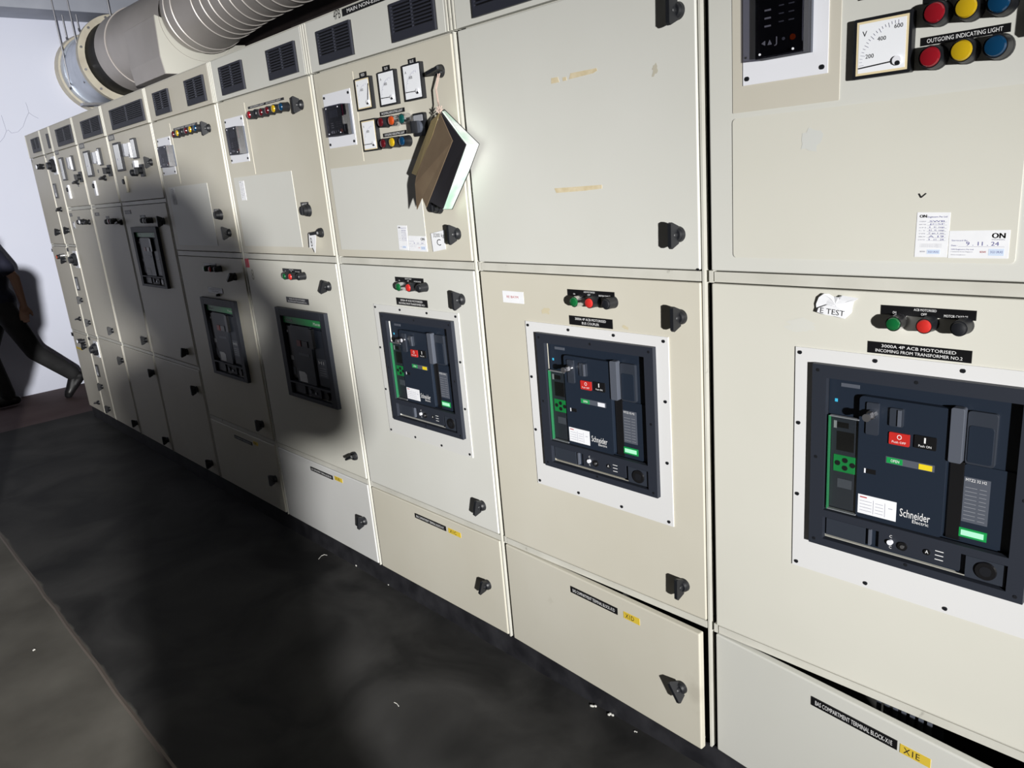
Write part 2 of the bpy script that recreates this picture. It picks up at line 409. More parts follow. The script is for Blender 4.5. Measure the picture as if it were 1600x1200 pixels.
def vent(panel, r, n=8, y=0.0):
    x0, x1, z0, z1 = r; f = 0.008*min(1, (x1-x0)/0.15); b = MB(); d = 0.010
    b.box(x0, x1, y-0.003, y, z0, z1, BLACKG)
    b.box(x0, x0+f, y-d, y-0.003, z0, z1, VENTP); b.box(x1-f, x1, y-d, y-0.003, z0, z1, VENTP)
    b.box(x0+f, x1-f, y-d, y-0.003, z1-f, z1, VENTP); b.box(x0+f, x1-f, y-d, y-0.003, z0, z0+2.6*f, VENTP)
    h = (z1-f-z0-2.6*f)/n
    for i in range(n):
        za = z0+2.6*f+i*h
        b.add([(x0+f, y-d+0.001, za), (x1-f, y-d+0.001, za), (x1-f, y-d+0.001, za+0.50*h), (x0+f, y-d+0.001, za+0.50*h), (x0+f, y-0.003, za+0.80*h), (x1-f, y-0.003, za+0.80*h), (x0+f, y-0.003, za+0.2*h), (x1-f, y-0.003, za+0.2*h)],
              [(0, 1, 2, 3), (3, 2, 5, 4), (1, 0, 6, 7)], VENTP)
    if x1-x0 > 0.1: b.box((x0+x1)/2-0.0015, (x0+x1)/2+0.0015, y-d+0.0005, y-0.003, z0+f, z1-f, VENTP)
    return b.build('vent_grille', panel)
def meter(door, r, kind='needle', y=0.0, digits=(), name='panel_meter', rim=None, depth=0.014, needle=None):
    x0, x1, z0, z1 = r; w, h = x1-x0, z1-z0; b = MB(); t = (0.055 if kind == 'needle' else 0.10)*max(w, 0.6*h)
    b.rbox(x0, x1, y-depth, y, z0, z1, 0.003, BLACKP)
    b.box(x0+t, x1-t, y-depth-0.0006, y-depth, z0+t, z1-t, FACE if rim is None else rim)
    if rim is not None: b.box(x0+1.7*t, x1-1.7*t, y-depth-0.001, y-depth-0.0006, z0+1.7*t, z1-1.7*t, FACE)
    yy = y-depth-0.0013
    if kind == 'needle':
        cx, cz = x1-0.22*w, z0+0.22*h; R = 0.66*min(w, h)
        for i in range(19):
            a = rad(90+90*i/18); r0 = R*(0.93 if i % 3 else 0.88)
            p = (cx+r0*math.cos(a), yy, cz+r0*math.sin(a)); q = (cx+R*math.cos(a), yy, cz+R*math.sin(a)); b.tube(p, q, 0.0005, INKL, 4)
        a = rad(needle if needle is not None else 176)
        b.tube((cx, yy-0.002, cz), (cx+R*0.98*math.cos(a), yy-0.002, cz+R*0.98*math.sin(a)), 0.0011, BLACKI, 6)
        b.cyl(cx, cz, 0.075*w, yy-0.004, yy, WHITEP, 18); b.cyl(cx+0.02*w, cz-0.045*h, 0.04*w, yy-0.005, yy-0.002, BLACKP, 12)
        for (s, fx, fz, fh) in digits: b.text(s, x0+(fx-0.08*len(s)/2)*w, x0+(fx+0.08*len(s)/2)*w, z0+(fz-fh/2)*h, z0+(fz+fh/2)*h, yy-0.0002, BLACKI, keep=True)
    else:
        b.cyl(x0+0.5*w, z0+0.42*h, 0.05*w, yy-0.002, yy, INKL, 12)
    return b.build(name, door)
def smudge_polys(b, cx, cz, rx, rz, y, m, n=14, rag=0.35):
    pts = []
    for i in range(n):
        a = 2*math.pi*i/n; k = 1+random.uniform(-rag, rag); pts.append((cx+rx*k*math.cos(a), cz+rz*k*math.sin(a)))
    b.add([(p[0], y, p[1]) for p in pts], [tuple(range(n))], m)
def relay(door, pl, dev, y=0.0, depth=0.040, detail=1):
    """white backing plate pl and glazed relay dev, both (x0,x1,z0,z1)"""
    x0, x1, z0, z1 = pl; b = MB(); b.box(x0, x1, y-0.002, y, z0, z1, WHITEP)
    for sx in (x0+0.010, x1-0.010):
        for sz in (z0+0.012, z1-0.012): screw(b, sx, sz, y-0.002, 0.0045)
    b.build('relay_backing_plate', door)
    x0, x1, z0, z1 = dev; w, h = x1-x0, z1-z0; b = MB()
    b.box(x0, x1, y-0.010, y-0.002, z0, z1, GREYP)
    b.box(x0+0.004, x1-0.006, y-0.030, y-0.010, z0+0.004, z1-0.004, BLACKP)
    yf = y-0.0305
    b.box(x0+0.12*w, x0+0.60*w, yf-0.001, yf, z0+0.62*h, z0+0.86*h, GREYP)
    b.text('FEEDER PROTECTION', x0+0.08*w, x0+0.84*w, z0+0.90*h, z0+0.94*h, yf-0.0012, LGREYP)
    for i in range(3):
        b.box(x0+0.15*w, x0+0.28*w, yf-0.001, yf, z0+(0.42-0.07*i)*h, z0+(0.435-0.07*i)*h, WHITEL)
        b.box(x0+0.45*w, x0+0.55*w, yf-0.001, yf, z0+(0.44-0.07*i)*h, z0+(0.45-0.07*i)*h, LGREYP)
        b.box(x0+0.65*w, x0+0.76*w, yf-0.001, yf, z0+(0.44-0.07*i)*h, z0+(0.45-0.07*i)*h, LGREYP)
    for fx, sgn in ((0.13, -1), (0.26, 1)):
        c = x0+fx*w; zc = z0+0.14*h; q = 0.045*w
        tri = [(c-q, zc), (c+q*0.7, zc-q), (c+q*0.7, zc+q)] if sgn < 0 else [(c-q, zc-q), (c+q, zc-q), (c, zc+q)]
        b.prism(tri, yf-0.001, yf, WHITEL)
    b.text('J', x0+0.36*w, x0+0.42*w, z0+0.10*h, z0+0.18*h, yf-0.001, WHITEL)
    b.cyl(x0+0.55*w, z0+0.15*h, 0.030*w, yf-0.001, yf, LGREYP, 12); b.cyl(x0+0.74*w, z0+0.15*h, 0.055*w, yf-0.002, yf, ORANL, 14)
    b.box(x0+0.925*w, x0+0.940*w, y-0.0312, y-0.030, z0+0.60*h, z0+0.97*h, mat('magenta_edge', (0.5, 0.03, 0.12), 0.4)); b.box(x0+0.925*w, x0+0.940*w, y-0.0312, y-0.030, z0+0.1*h, z0+0.55*h, LGREYP)
    t = 0.0012
    b.box(x0, x1, y-depth, y-depth+t, z0, z1, SMOKE)
    for (a0, a1, c0, c1) in ((x0, x0+t, z0, z1), (x1-t, x1, z0, z1), (x0+t, x1-t, z0, z0+t), (x0+t, x1-t, z1-t, z1)):
        b.box(a0, a1, y-depth+t, y-0.010, c0, c1, SMOKE)
    for sx in (x0+0.01, x1-0.02):
        for sz in (z0+0.008, z1-0.008): b.cyl(sx, sz, 0.0022, y-depth-0.0012, y-depth, WHITEP, 8)
    b.build('protection_relay', door)
def knob(door, p, r=0.018, y=0.0, name='selector_knob'):
    x, z = at(p, y-0.02); b = MB(); b.cyl(x, z, r, y-0.014, y, BLACKP, 20, r*1.15); b.cyl(x, z, r*0.8, y-0.028, y-0.014, BLACKP, 20, r*0.9)
    b.box(x-0.003, x+0.003, y-0.031, y-0.028, z-r*0.7, z+r*0.7, BLACKP); return b.build(name, door, smooth=True)

# ------------------------------------------------------------------ cabinets
LV = dict(A=[(1.405, 2.03), (0.735, 1.385), (0.10, 0.715)], B=[(1.662, 2.03), (0.752, 1.637), (0.10, 0.728)], C=[(1.392, 2.03), (0.483, 1.363), (0.10, 0.457)])
XB = [-6.83, -6.393, -6.129, -5.560, -4.953, -4.219, -3.404, -2.585, -1.779, -0.979, -0.165]
DEPTH = 0.62
def door_mesh(x0, x1, z0, z1, m, hole=None, T=None, sideM=None):
    b = MB(); b.T = T; y0, y1 = 0.0, 0.020
    if hole is None: b.box(x0, x1, y0, y1, z0, z1, m)
    else:
        a0, a1, c0, c1 = hole
        O = [(x0, z0), (x1, z0), (x1, z1), (x0, z1)]; I = [(a0, c0), (a1, c0), (a1, c1), (a0, c1)]
        vs = [(p[0], y0, p[1]) for p in O+I]+[(p[0], y1, p[1]) for p in O+I]
        fs = []
        for i in range(4):
            j = (i+1) % 4
            fs += [(i, j, 4+j, 4+i), (8+i, 12+i, 12+j, 8+j), (i, 8+i, 8+j, j), (4+i, 4+j, 12+j, 12+i)]
        b.add(vs, fs, m)
    return b
def cabinet(i, kind, label, paints, top, hole=None, ajar=None, gap=0.013):
    xa, xb = XB[i], XB[i+1]; L = LV[kind]
    root = thing('switchgear_cabinet', label, 'electrical cabinet', ((xa+xb)/2, DEPTH/2, 0.0), 'switchgear cabinets in one row')
    b = MB(); t = 0.003
    b.box(xa+0.001, xa+t, 0.022, DEPTH, 0.085, 2.2, INSIDE); b.box(xb-t, xb-0.001, 0.022, DEPTH, 0.085, 2.2, INSIDE)
    b.box(xa+t, xb-t, DEPTH-0.003, DEPTH, 0.085, 2.2, INSIDE)
    b.box(xa+0.001, xb-0.001, 0.0, DEPTH, 2.197, 2.2, FRAMEP)
    b.box(xa+t, xb-t, 0.022, DEPTH, 0.085, 0.095, INSIDE)
    # front frame: posts, lip and rails
    b.box(xa+0.001, xa+0.030, 0.022, 0.030, 0.085, 2.197, GROOVE_SHADE); b.box(xb-0.034, xb-0.001, 0.022, 0.030, 0.085, 2.197, GROOVE_SHADE)
    b.box(xb-0.0085, xb-0.003, 0.003, 0.022, 0.095, 2.032, FRAMEP)
    for (za, zb) in ((L[0][0], L[1][1]), (L[1][0], L[2][1])):
        b.box(xa+0.022, xb-0.0125, 0.004, 0.030, zb+0.003, za-0.003, FRAMEP)
        b.box(xa+0.008, xa+0.018, 0.005, 0.022, zb+0.001, za-0.001, FRAMEP)
        b.box(xa+0.022, xb-0.034, 0.030, DEPTH-0.01, (za+zb)/2-0.002, (za+zb)/2+0.002, INSIDE)
    b.box(xa+0.030, xb-0.034, 0.022, 0.030, 0.085, 0.098, FRAMEP)
    b.box(xa+0.022, xb-0.0125, 0.022, 0.030, 2.026, 2.040, FRAMEP)
    for xx in (xb-0.012, xb-0.027, xa+0.004):
        b.box(xx, xx+0.006, -0.001, 0.022, 2.036, 2.197, FRAMEP)
    b.build('carcass', root)
    tb = MB().box(xa+0.014, xb-0.031, 0.0, 0.020, 2.036, 2.197, top)
    root_top = tb.build('top_panel', root, bevel=0.002)
    doors = []
    for k, (z0, z1) in enumerate(L):
        T = None
        if ajar and k in ajar:
            c = Vector((xa+0.016, 0.02, 0)); T = Matrix.Translation(c) @ Matrix.Rotation(-rad(ajar[k]), 4, 'Z') @ Matrix.Translation(-c)
        g = door_mesh(xa+0.017, xb-gap, z0, z1, paints[k], hole if k == 1 else None, T)
        doors.append(g.build('door', root, bevel=0.0035 if T is None else 0.004, seg=3)); doors[-1]['_T'] = k
        del doors[-1]['_T']
    return root, root_top, doors
CAB = {}
def mk(n, *a, **k): CAB[n] = cabinet(n, *a, **k)
BZ = {9: (-0.714, -0.308, 0.805, 1.211), 8: (-1.526, -1.120, 0.799, 1.200), 7: (-2.311, -1.908, 0.800, 1.200),
      6: (-3.133, -2.713, 0.766, 1.165), 5: (-3.963, -3.556, 0.758, 1.160), 4: (-4.813, -4.402, 1.178, 1.517)}
def hole_of(n): 
    x0, x1, z0, z1 = BZ[n]; return (x0+0.022, x1-0.022, z0+0.016, z1-0.018)
G = 'end-of-row feeder cabinets'
mk(0, 'A', 'narrow beige cabinet at the far end of the row, beside the white wall', [BEIGE, BEIGE, BEIGE], BEIGE)
mk(1, 'A', 'narrowest beige cabinet, second from the far white wall, with three stacked doors', [BEIGE, BEIGE, BEIGE], BEIGE)
mk(2, 'B', 'beige metering cabinet with one vent and a gauge pair, nearest to the narrow end cabinets', [BEIGE, BEIGE, BEIGE], BEIGE, gap=0.020)
mk(3, 'B', 'beige metering cabinet between two other gauge-topped cabinets, with a black gap at its left', [BEIGE, BEIGE, BEIGE], BEIGE)
mk(4, 'B', 'beige metering cabinet with a widest single vent and a small breaker mounted high', [BEIGE, BEIGE, BEIGE], BEIGE, hole_of(4))
mk(5, 'C', 'cream cabinet under the duct, its lower half in shadow, with a green-banded breaker', [CREAM, CREAM, CREAM], BEIGE, hole_of(5), gap=0.020)
mk(6, 'C', 'cream cabinet with a key tag B and a green-banded breaker half in a round shadow', [CREAM, OFFW, GREY2], GREY, hole_of(6))
mk(7, 'C', 'cabinet with a hanging notebook, three round-scale gauges and a white-framed breaker', [CREAM, GREY, CREAM], GREY, hole_of(7))
mk(8, 'C', 'cabinet with a blank upper door bearing two strips of tape, bus coupler breaker below', [GREY, CREAM, CREAM], GREY, hole_of(8), ajar={2: 2.2})
mk(9, 'C', 'nearest cabinet at the right edge, with a big voltmeter and torn paper by its breaker', [GREY, OFFW, GREY], GREY, hole_of(9), ajar={2: 5.5})

plinth = MB(); plinth.box(-6.83, -0.165, 0.016, DEPTH, 0.0, 0.084, PLINTH)
tag(plinth.build('plinth'), 'long black steel plinth under the whole row of cabinets', 'plinth')

# vents in the top panels
for n, tl, br in ((0, k1(188, 392), k1(270, 458)), (1, k1(283, 358), k1(330, 440)), (2, k1(340, 332), k1(478, 402)), (3, k1(497, 282), k1(655, 348)), (4, k1(677, 212), k1(913, 268)),
                  (5, k4(27, 185), k4(157, 293)), (5, k4(224, 107), k4(378, 224)), (6, k4(440, 24), k4(620, 150)), (6, kV(670, 397), kV(938, 556)),
                  (7, k6(57, 230), k6(345, 386)), (7, k6(583, 33), k6(943, 205))):
    vr = prect(tl, br, 0.010); vent(CAB[n][1], (vr[0], min(vr[1], XB[n+1]-0.036), vr[2], vr[3]))
z0v, z1v = 2.062, 2.172
vent(CAB[8][1], (at(k7(98, 75), -0.016)[0], at(k7(98, 75), -0.016)[0]+0.24, at(k7(98, 75), -0.016)[1], at(k7(98, 75), -0.016)[1]+0.105))
vent(CAB[8][1], (-1.22, -1.06, 2.06, 2.165)); vent(CAB[9][1], (-0.90, -0.68, 2.06, 2.165))

# long title plate and the hand lettering beside it (cabinet with the notebook)
xt, zt = at(k6(252, 98), -0.002)
plate(CAB[7][1], (xt, xt+0.50, zt-0.009, zt+0.013), [('MAIN NON-ESSENTIAL SWITCHBOARD', 0.06, 0.97, 0.25, 0.78)], label='long black title plate with white engraved capitals')
hb = MB(); r = rect(k6(186, 85), k6(244, 122), 0); hb.text('4PB', r[0], r[1], r[2]-0.002, r[3]+0.002, -0.0008, BLACKI)
hb.build('handwritten_mark', CAB[7][1])

# ------------------------------------------------------------------ air circuit breakers
def breaker_new(n, label, dark=False):
    """withdrawable breaker: reference layout measured on the nearest one"""
    x0, x1, z0, z1 = BZ[n]; dx = x0+0.714; dz = z0-0.805; sx = (x1-x0)/0.406; sz = (z1-z0)/0.406
    X = lambda x: x0+(x+0.714)*sx
    Z = lambda z: z0+(z-0.805)*sz
    root = thing('circuit_breaker', label, 'circuit breaker', ((x0+x1)/2, 0.05, z0), 'white-framed motorised circuit breakers')
    h = hole_of(n); b = MB()
    b.box(h[0]+0.004, h[1]-0.004, 0.020, 0.40, h[2]+0.004, h[3]-0.004, NAVY); b.build('breaker_body', root)
    # bezel ring with two openings
    b = MB(); yb = -0.0165; yk = -0.0032
    b.box(x0, X(-0.684), yb, yk, z0, z1, SLATE); b.box(X(-0.336), x1, yb, yk, z0, z1, SLATE)
    b.box(X(-0.684), X(-0.336), yb, yk, Z(1.184), z1, SLATE); b.box(X(-0.684), X(-0.336), yb, yk, z0, Z(0.822), SLATE)
    b.box(X(-0.684), X(-0.336), yb, yk, Z(0.874), Z(0.890), SLATE)
    for fx in (0.03, 0.5, 0.97):
        for fz in (0.03, 0.5, 0.97):
            if (fx, fz) != (0.5, 0.5): b.cyl(x0+fx*(x1-x0), z0+fz*(z1-z0), 0.0035, yb-0.001, yb, BLACKP, 10)
    b.build('bezel', root)
    # front cover: base sheet, raised centre shield, right recess
    b = MB()
    b.box(h[0]+0.005, h[1]-0.005, 0.004, 0.018, Z(0.888), h[3]-0.005, NAVY)
    b.rbox(X(-0.618), X(-0.452), -0.010, 0.004, Z(0.892), Z(1.155), 0.008, NAVY)
    b.rbox(X(-0.448), X(-0.424), -0.001, 0.004, Z(0.892), Z(1.052), 0.002, BLACKG)
    b.rbox(X(-0.424), X(-0.375), -0.004, 0.004, Z(1.052), Z(1.155), 0.006, NAVY2)
    b.rbox(X(-0.420), X(-0.379), -0.0055, -0.004, Z(1.056), Z(1.128), 0.005, NAVY)
    b.rbox(X(-0.424), X(-0.340), 0.000, 0.004, Z(0.892), Z(1.050), 0.004, NAVY)
    b.box(X(-0.662), X(-0.624), 0.003, 0.004, Z(1.164), Z(1.172), GREYP)
    b.box(X(-0.674), X(-0.668), 0.003, 0.004, Z(1.130), Z(1.137), mat('cyan_mark', (0.05, 0.45, 0.7), 0.4))
    b.build('front_cover', root, bevel=0.0012)
    yf = -0.010
    b = MB(); b.text('Schneider', X(-0.530), X(-0.474), Z(0.917), Z(0.934), yf-0.0004, WHITEL); b.text('Electric', X(-0.506), X(-0.476), Z(0.9085), Z(0.9155), yf-0.0004, WHITEL)
    b.build('brand_lettering', root)['label'] = 'white brand lettering'
    # control unit with glazed cover
    b = MB(); b.box(X(-0.676), X(-0.620), -0.004, 0.004, Z(0.898), Z(1.100), NAVY2)
    b.box(X(-0.664), X(-0.628), -0.0046, -0.004, Z(1.028), Z(1.070), BLACKG)
    b.box(X(-0.664), X(-0.640), -0.0046, -0.004, Z(1.078), Z(1.090), BLACKG); b.box(X(-0.671), X(-0.665), -0.0048, -0.004, Z(1.076), Z(1.092), LGREYP)
    b.box(X(-0.660), X(-0.630), -0.0046, -0.004, Z(0.945), Z(0.965), GREYP)
    cu = b.build('control_unit', root)
    b = MB(); b.box(X(-0.669), X(-0.620), -0.0052, -0.004, Z(0.981), Z(1.018), GREENB)
    for cx, cz in ((-0.660, 1.000), (-0.6445, 1.008), (-0.6445, 0.991), (-0.629, 1.000)): b.cyl(X(cx), Z(cz), 0.0055, -0.0065, -0.0052, BLACKP, 14)
    b.build('green_keypad', cu)
    b = MB(); t = 0.001
    b.box(X(-0.679), X(-0.617), -0.013, -0.013+t, Z(0.893), Z(1.104), CLEAR); b.box(X(-0.679), X(-0.677), -0.013, -0.004, Z(0.893), Z(1.104), mat('green_edge', (0.04, 0.28, 0.12), 0.3))
    b.box(X(-0.679), X(-0.617), -0.012, -0.004, Z(1.102), Z(1.104), LGREYP); b.box(X(-0.679), X(-0.617), -0.012, -0.004, Z(0.893), Z(0.895), LGREYP)
    b.build('transparent_cover', cu)
    # buttons, indicator windows, labels
    b = MB(); b.rbox(X(-0.557), X(-0.519), yf-0.003, yf, Z(1.066), Z(1.091), 0.002, REDB); b.text('O', X(-0.542), X(-0.533), Z(1.078), Z(1.088), yf-0.0033, WHITEL); b.text('Push OFF', X(-0.551), X(-0.525), Z(1.070), Z(1.0745), yf-0.0033, WHITEL)
    b.build('off_button', root)['label'] = 'red push-off button'
    b = MB(); b.rbox(X(-0.510), X(-0.471), yf-0.003, yf, Z(1.068), Z(1.094), 0.002, BLACKG); b.text('I', X(-0.4925), X(-0.4895), Z(1.080), Z(1.091), yf-0.0033, WHITEL); b.text('Push ON', X(-0.502), X(-0.479), Z(1.0715), Z(1.076), yf-0.0033, WHITEL)
    b.build('on_button', root)['label'] = 'black push-on button'
    b = MB(); b.box(X(-0.562), X(-0.472), yf-0.0006, yf, Z(1.024), Z(1.038), GREYP); b.box(X(-0.560), X(-0.530), yf-0.0012, yf-0.0006, Z(1.025), Z(1.037), GREENB)
    b.box(X(-0.500), X(-0.476), yf-0.0012, yf-0.0006, Z(1.025), Z(1.036), YELB if n in (9, 7) else WHITEP); b.text('OPEN', X(-0.552), X(-0.536), Z(1.028), Z(1.034), yf-0.0015, WHITEL)
    b.box(X(-0.603), X(-0.580), yf-0.0006, yf, Z(0.993), Z(1.003), BLACKG); b.box(X(-0.603), X(-0.600), yf-0.001, yf, Z(0.993), Z(1.003), WHITEP)
    b.build('status_window', root)
    b = MB(); b.box(X(-0.613), X(-0.537), yf-0.0006, yf, Z(0.902), Z(0.944), PAPER)
    for i in range(4): b.box(X(-0.609), X(-0.585), yf-0.0009, yf-0.0006, Z(0.909+0.007*i), Z(0.910+0.007*i), INKL); b.box(X(-0.578), X(-0.562), yf-0.0009, yf-0.0006, Z(0.909+0.007*i), Z(0.910+0.007*i), INKL)
    for xx in (-0.582, -0.559): b.box(X(xx), X(xx+0.0008), yf-0.0009, yf-0.0006, Z(0.906), Z(0.936), INKL)
    b.box(X(-0.609), X(-0.595), yf-0.0009, yf-0.0006, Z(0.9375), Z(0.940), REDI); b.box(X(-0.552), X(-0.544), yf-0.0009, yf-0.0006, Z(0.926), Z(0.9275), INKL)
    b.build('rating_sticker', root)['label'] = 'white rating sticker'
    b = MB(); b.box(X(-0.423), X(-0.379), -0.0008, 0.0, Z(0.934), Z(1.025), GREYP)
    b.text('MTZ2 32 H2', X(-0.420), X(-0.385), Z(1.017), Z(1.0225), -0.0012, WHITEL)
    for i in range(9): b.box(X(-0.420), X(-0.400), -0.0012, -0.0008, Z(0.940+0.008*i), Z(0.9407+0.008*i), LGREYP); b.box(X(-0.396), X(-0.384), -0.0012, -0.0008, Z(0.940+0.008*i), Z(0.9407+0.008*i), LGREYP)
    b.build('spec_label', root)
    b = MB(); b.box(X(-0.425), X(-0.378), -0.0012, 0.0, Z(0.902), Z(0.921), GREENB); b.box(X(-0.4215), X(-0.383), -0.0018, -0.0012, Z(0.906), Z(0.917), MINT)
    b.build('green_label', root)['label'] = 'bright green label'
    # charging handle
    b = MB(); b.rbox(X(-0.449), X(-0.426), -0.016, 0.0, Z(1.053), Z(1.160), 0.004, GREYP); b.build('charging_handle', root, bevel=0.001)
    # key lock and slider
    b = MB(); b.rbox(X(-0.602), X(-0.578), -0.014, yf, Z(1.078), Z(1.145), 0.003, NAVY2); b.cyl(X(-0.590), Z(1.122), 0.009, -0.024, -0.014, CHROME, 16, 0.010)
    b.box(X(-0.592), X(-0.588), -0.040, -0.024, Z(1.116), Z(1.128), CHROME); b.cyl(X(-0.590), Z(1.122), 0.008, -0.044, -0.040, STEEL, 12)
    b.build('key_lock', root)
    b = MB(); b.rbox(X(-0.557), X(-0.532), -0.015, yf, Z(1.104), Z(1.141), 0.003, NAVY2); b.box(X(-0.541), X(-0.535), -0.018, -0.015, Z(1.106), Z(1.139), GREYP); b.build('slide_latch', root)
    # racking panel
    b = MB(); b.box(h[0]+0.005, h[1]-0.005, 0.001, 0.012, h[2]+0.005, Z(0.876), NAVY)
    b.box(X(-0.680), X(-0.598), -0.006, 0.001, Z(0.830), Z(0.868), NAVY2); b.box(X(-0.590), X(-0.586), -0.008, 0.001, Z(0.832), Z(0.868), GREYP)
    b.box(X(-0.570), X(-0.418), -0.006, 0.001, Z(0.832), Z(0.871), SLATE); b.box(X(-0.407), X(-0.340), -0.010, 0.001, Z(0.826), Z(0.870), NAVY2)
    rp = b.build('racking_panel', root)
    b = MB(); b.cyl(X(-0.546), Z(0.853), 0.0055, -0.012, -0.006, WHITEP, 14); b.cyl(X(-0.522), Z(0.851), 0.009, -0.010, -0.006, BLACKG, 16); b.cyl(X(-0.522), Z(0.851), 0.004, -0.012, -0.010, STEEL, 8)
    b.cyl(X(-0.476), Z(0.853), 0.006, -0.009, -0.006, BLACKG, 14); b.text('A', X(-0.479), X(-0.473), Z(0.851), Z(0.858), -0.0095, WHITEL)
    for i in range(3): b.box(X(-0.462), X(-0.447), -0.0065, -0.006, Z(0.842+0.009*i), Z(0.8435+0.009*i), WHITEL)
    for i in range(2): b.text('C', X(-0.5485), X(-0.5435), Z(0.838+0.024*i), Z(0.844+0.024*i), -0.0065, WHITEL)
    b.build('racking_indicator', rp)
    b = MB(); b.cyl(X(-0.372), Z(0.849), 0.0175, -0.014, -0.010, BLACKG, 24, 0.0185); b.cyl(X(-0.372), Z(0.849), 0.010, -0.0145, -0.014, BLACKP, 18); b.build('racking_socket', rp)
    return root
def breaker_old(n, label, tone=0):
    x0, x1, z0, z1 = BZ[n]; W = x1-x0; H = z1-z0
    X = lambda f: x0+f*W
    Z = lambda f: z0+f*H
    root = thing('circuit_breaker', label, 'circuit breaker', ((x0+x1)/2, 0.05, z0), 'green-banded circuit breakers')
    h = hole_of(n); MB().box(h[0]+0.004, h[1]-0.004, 0.020, 0.40, h[2]+0.004, h[3]-0.004, NAVY).build('breaker_body', root)
    b = MB(); yb = -0.018; yk = -0.0005
    b.box(x0, X(0.09), yb, yk, z0, z1, SLATE); b.box(X(0.91), x1, yb, yk, z0, z1, SLATE)
    b.box(X(0.09), X(0.91), yb, yk, Z(0.915), z1, SLATE); b.box(X(0.09), X(0.91), yb, yk, z0, Z(0.04), SLATE); b.box(X(0.09), X(0.91), yb, yk, Z(0.165), Z(0.185), SLATE)
    b.build('bezel', root, bevel=0.001)
    b = MB(); b.box(X(0.09), X(0.91), 0.004, 0.018, Z(0.18), Z(0.92), NAVY); b.rbox(X(0.24), X(0.62), -0.010, 0.004, Z(0.19), Z(0.82), 0.006, NAVY2 if n != 4 else NAVY)
    b.rbox(X(0.66), X(0.88), -0.003, 0.004, Z(0.20), Z(0.80), 0.006, NAVY); b.box(X(0.62), X(0.66), 0.0, 0.004, Z(0.19), Z(0.8), BLACKG)
    b.build('front_cover', root)
    b = MB(); b.box(X(0.10), X(0.90), -0.007, 0.004, Z(0.835), Z(0.905), GREENB); b.text('Schneider', X(0.14), X(0.30), Z(0.855), Z(0.885), -0.0075, WHITEL); b.text('Master', X(0.72), X(0.86), Z(0.855), Z(0.885), -0.0075, WHITEL)
    b.build('green_band', root)['label'] = 'green band with white lettering'
    b = MB(); b.box(X(0.10), X(0.22), -0.004, 0.004, Z(0.22), Z(0.80), BLACKG); b.box(X(0.13), X(0.20), -0.005, -0.004, Z(0.42), Z(0.47), LGREYP); b.cyl(X(0.14), Z(0.74), 0.006, -0.005, -0.004, WHITEP, 10)
    b.box(X(0.13), X(0.19), -0.005, -0.004, Z(0.25), Z(0.34), GREYP); b.build('control_unit', root)
    b = MB(); b.box(X(0.34), X(0.42), -0.013, -0.010, Z(0.60), Z(0.665), mat('dull_red_button', (0.22, 0.03, 0.02), 0.4)); b.build('off_button', root)['label'] = 'dull red push-off button'
    b = MB(); b.box(X(0.45), X(0.56), -0.013, -0.010, Z(0.60), Z(0.665), BLACKG); b.build('on_button', root)
    b = MB(); b.box(X(0.34), X(0.56), -0.011, -0.010, Z(0.50), Z(0.53), GREYP); b.build('status_window', root)
    b = MB(); b.prism([(X(0.28), Z(0.20)), (X(0.44), Z(0.20)), (X(0.44), Z(0.29)), (X(0.40), Z(0.315)), (X(0.28), Z(0.315))], -0.0108, -0.010, PAPER); b.build('rating_sticker', root)['label'] = 'white rating sticker'
    b = MB(); b.box(X(0.67), X(0.85), -0.004, -0.003, Z(0.30), Z(0.50), GREYP); b.text('H1', X(0.70), X(0.80), Z(0.44), Z(0.475), -0.0044, WHITEL)
    for i in range(4): b.box(X(0.70), X(0.82), -0.0044, -0.004, Z(0.32+0.025*i), Z(0.325+0.025*i), LGREYP)
    b.build('spec_label', root)
    b = MB(); b.rbox(X(0.63), X(0.69), -0.016, 0.0, Z(0.60), Z(0.81), 0.003, BLACKG); b.build('charging_handle', root)
    b = MB(); b.box(X(0.09), X(0.91), 0.001, 0.012, h[2]+0.005, Z(0.165), NAVY); b.box(X(0.12), X(0.34), -0.006, 0.001, Z(0.055), Z(0.15), NAVY2); b.box(X(0.40), X(0.66), -0.006, 0.001, Z(0.055), Z(0.15), SLATE)
    rp = b.build('racking_panel', root)
    b = MB(); b.cyl(X(0.47), Z(0.11), 0.010, -0.012, -0.006, GREYP, 16); b.build('racking_indicator', rp); MB().cyl(X(0.57), Z(0.10), 0.006, -0.010, -0.006, STEEL, 12).build('racking_screw', rp); MB().cyl(X(0.79), Z(0.10), 0.016, -0.010, 0.001, BLACKG, 20).build('racking_socket', rp)
    return root
breaker_new(9, 'largest and nearest white-framed breaker, cut by the right edge of the photo')
breaker_new(8, 'white-framed breaker marked bus coupler, on the yellowish door of the second nearest cabinet')
breaker_new(7, 'breaker in a thin white frame on the light grey door below the hanging notebook')
breaker_old(6, 'green-banded breaker within the round shadow, left of the white-framed breakers')
breaker_old(5, 'green-banded breaker between two others like it, straight below the small upper cabinet knob and lamps')
breaker_old(4, 'small greyish breaker mounted highest and farthest, nearest to the white wall')

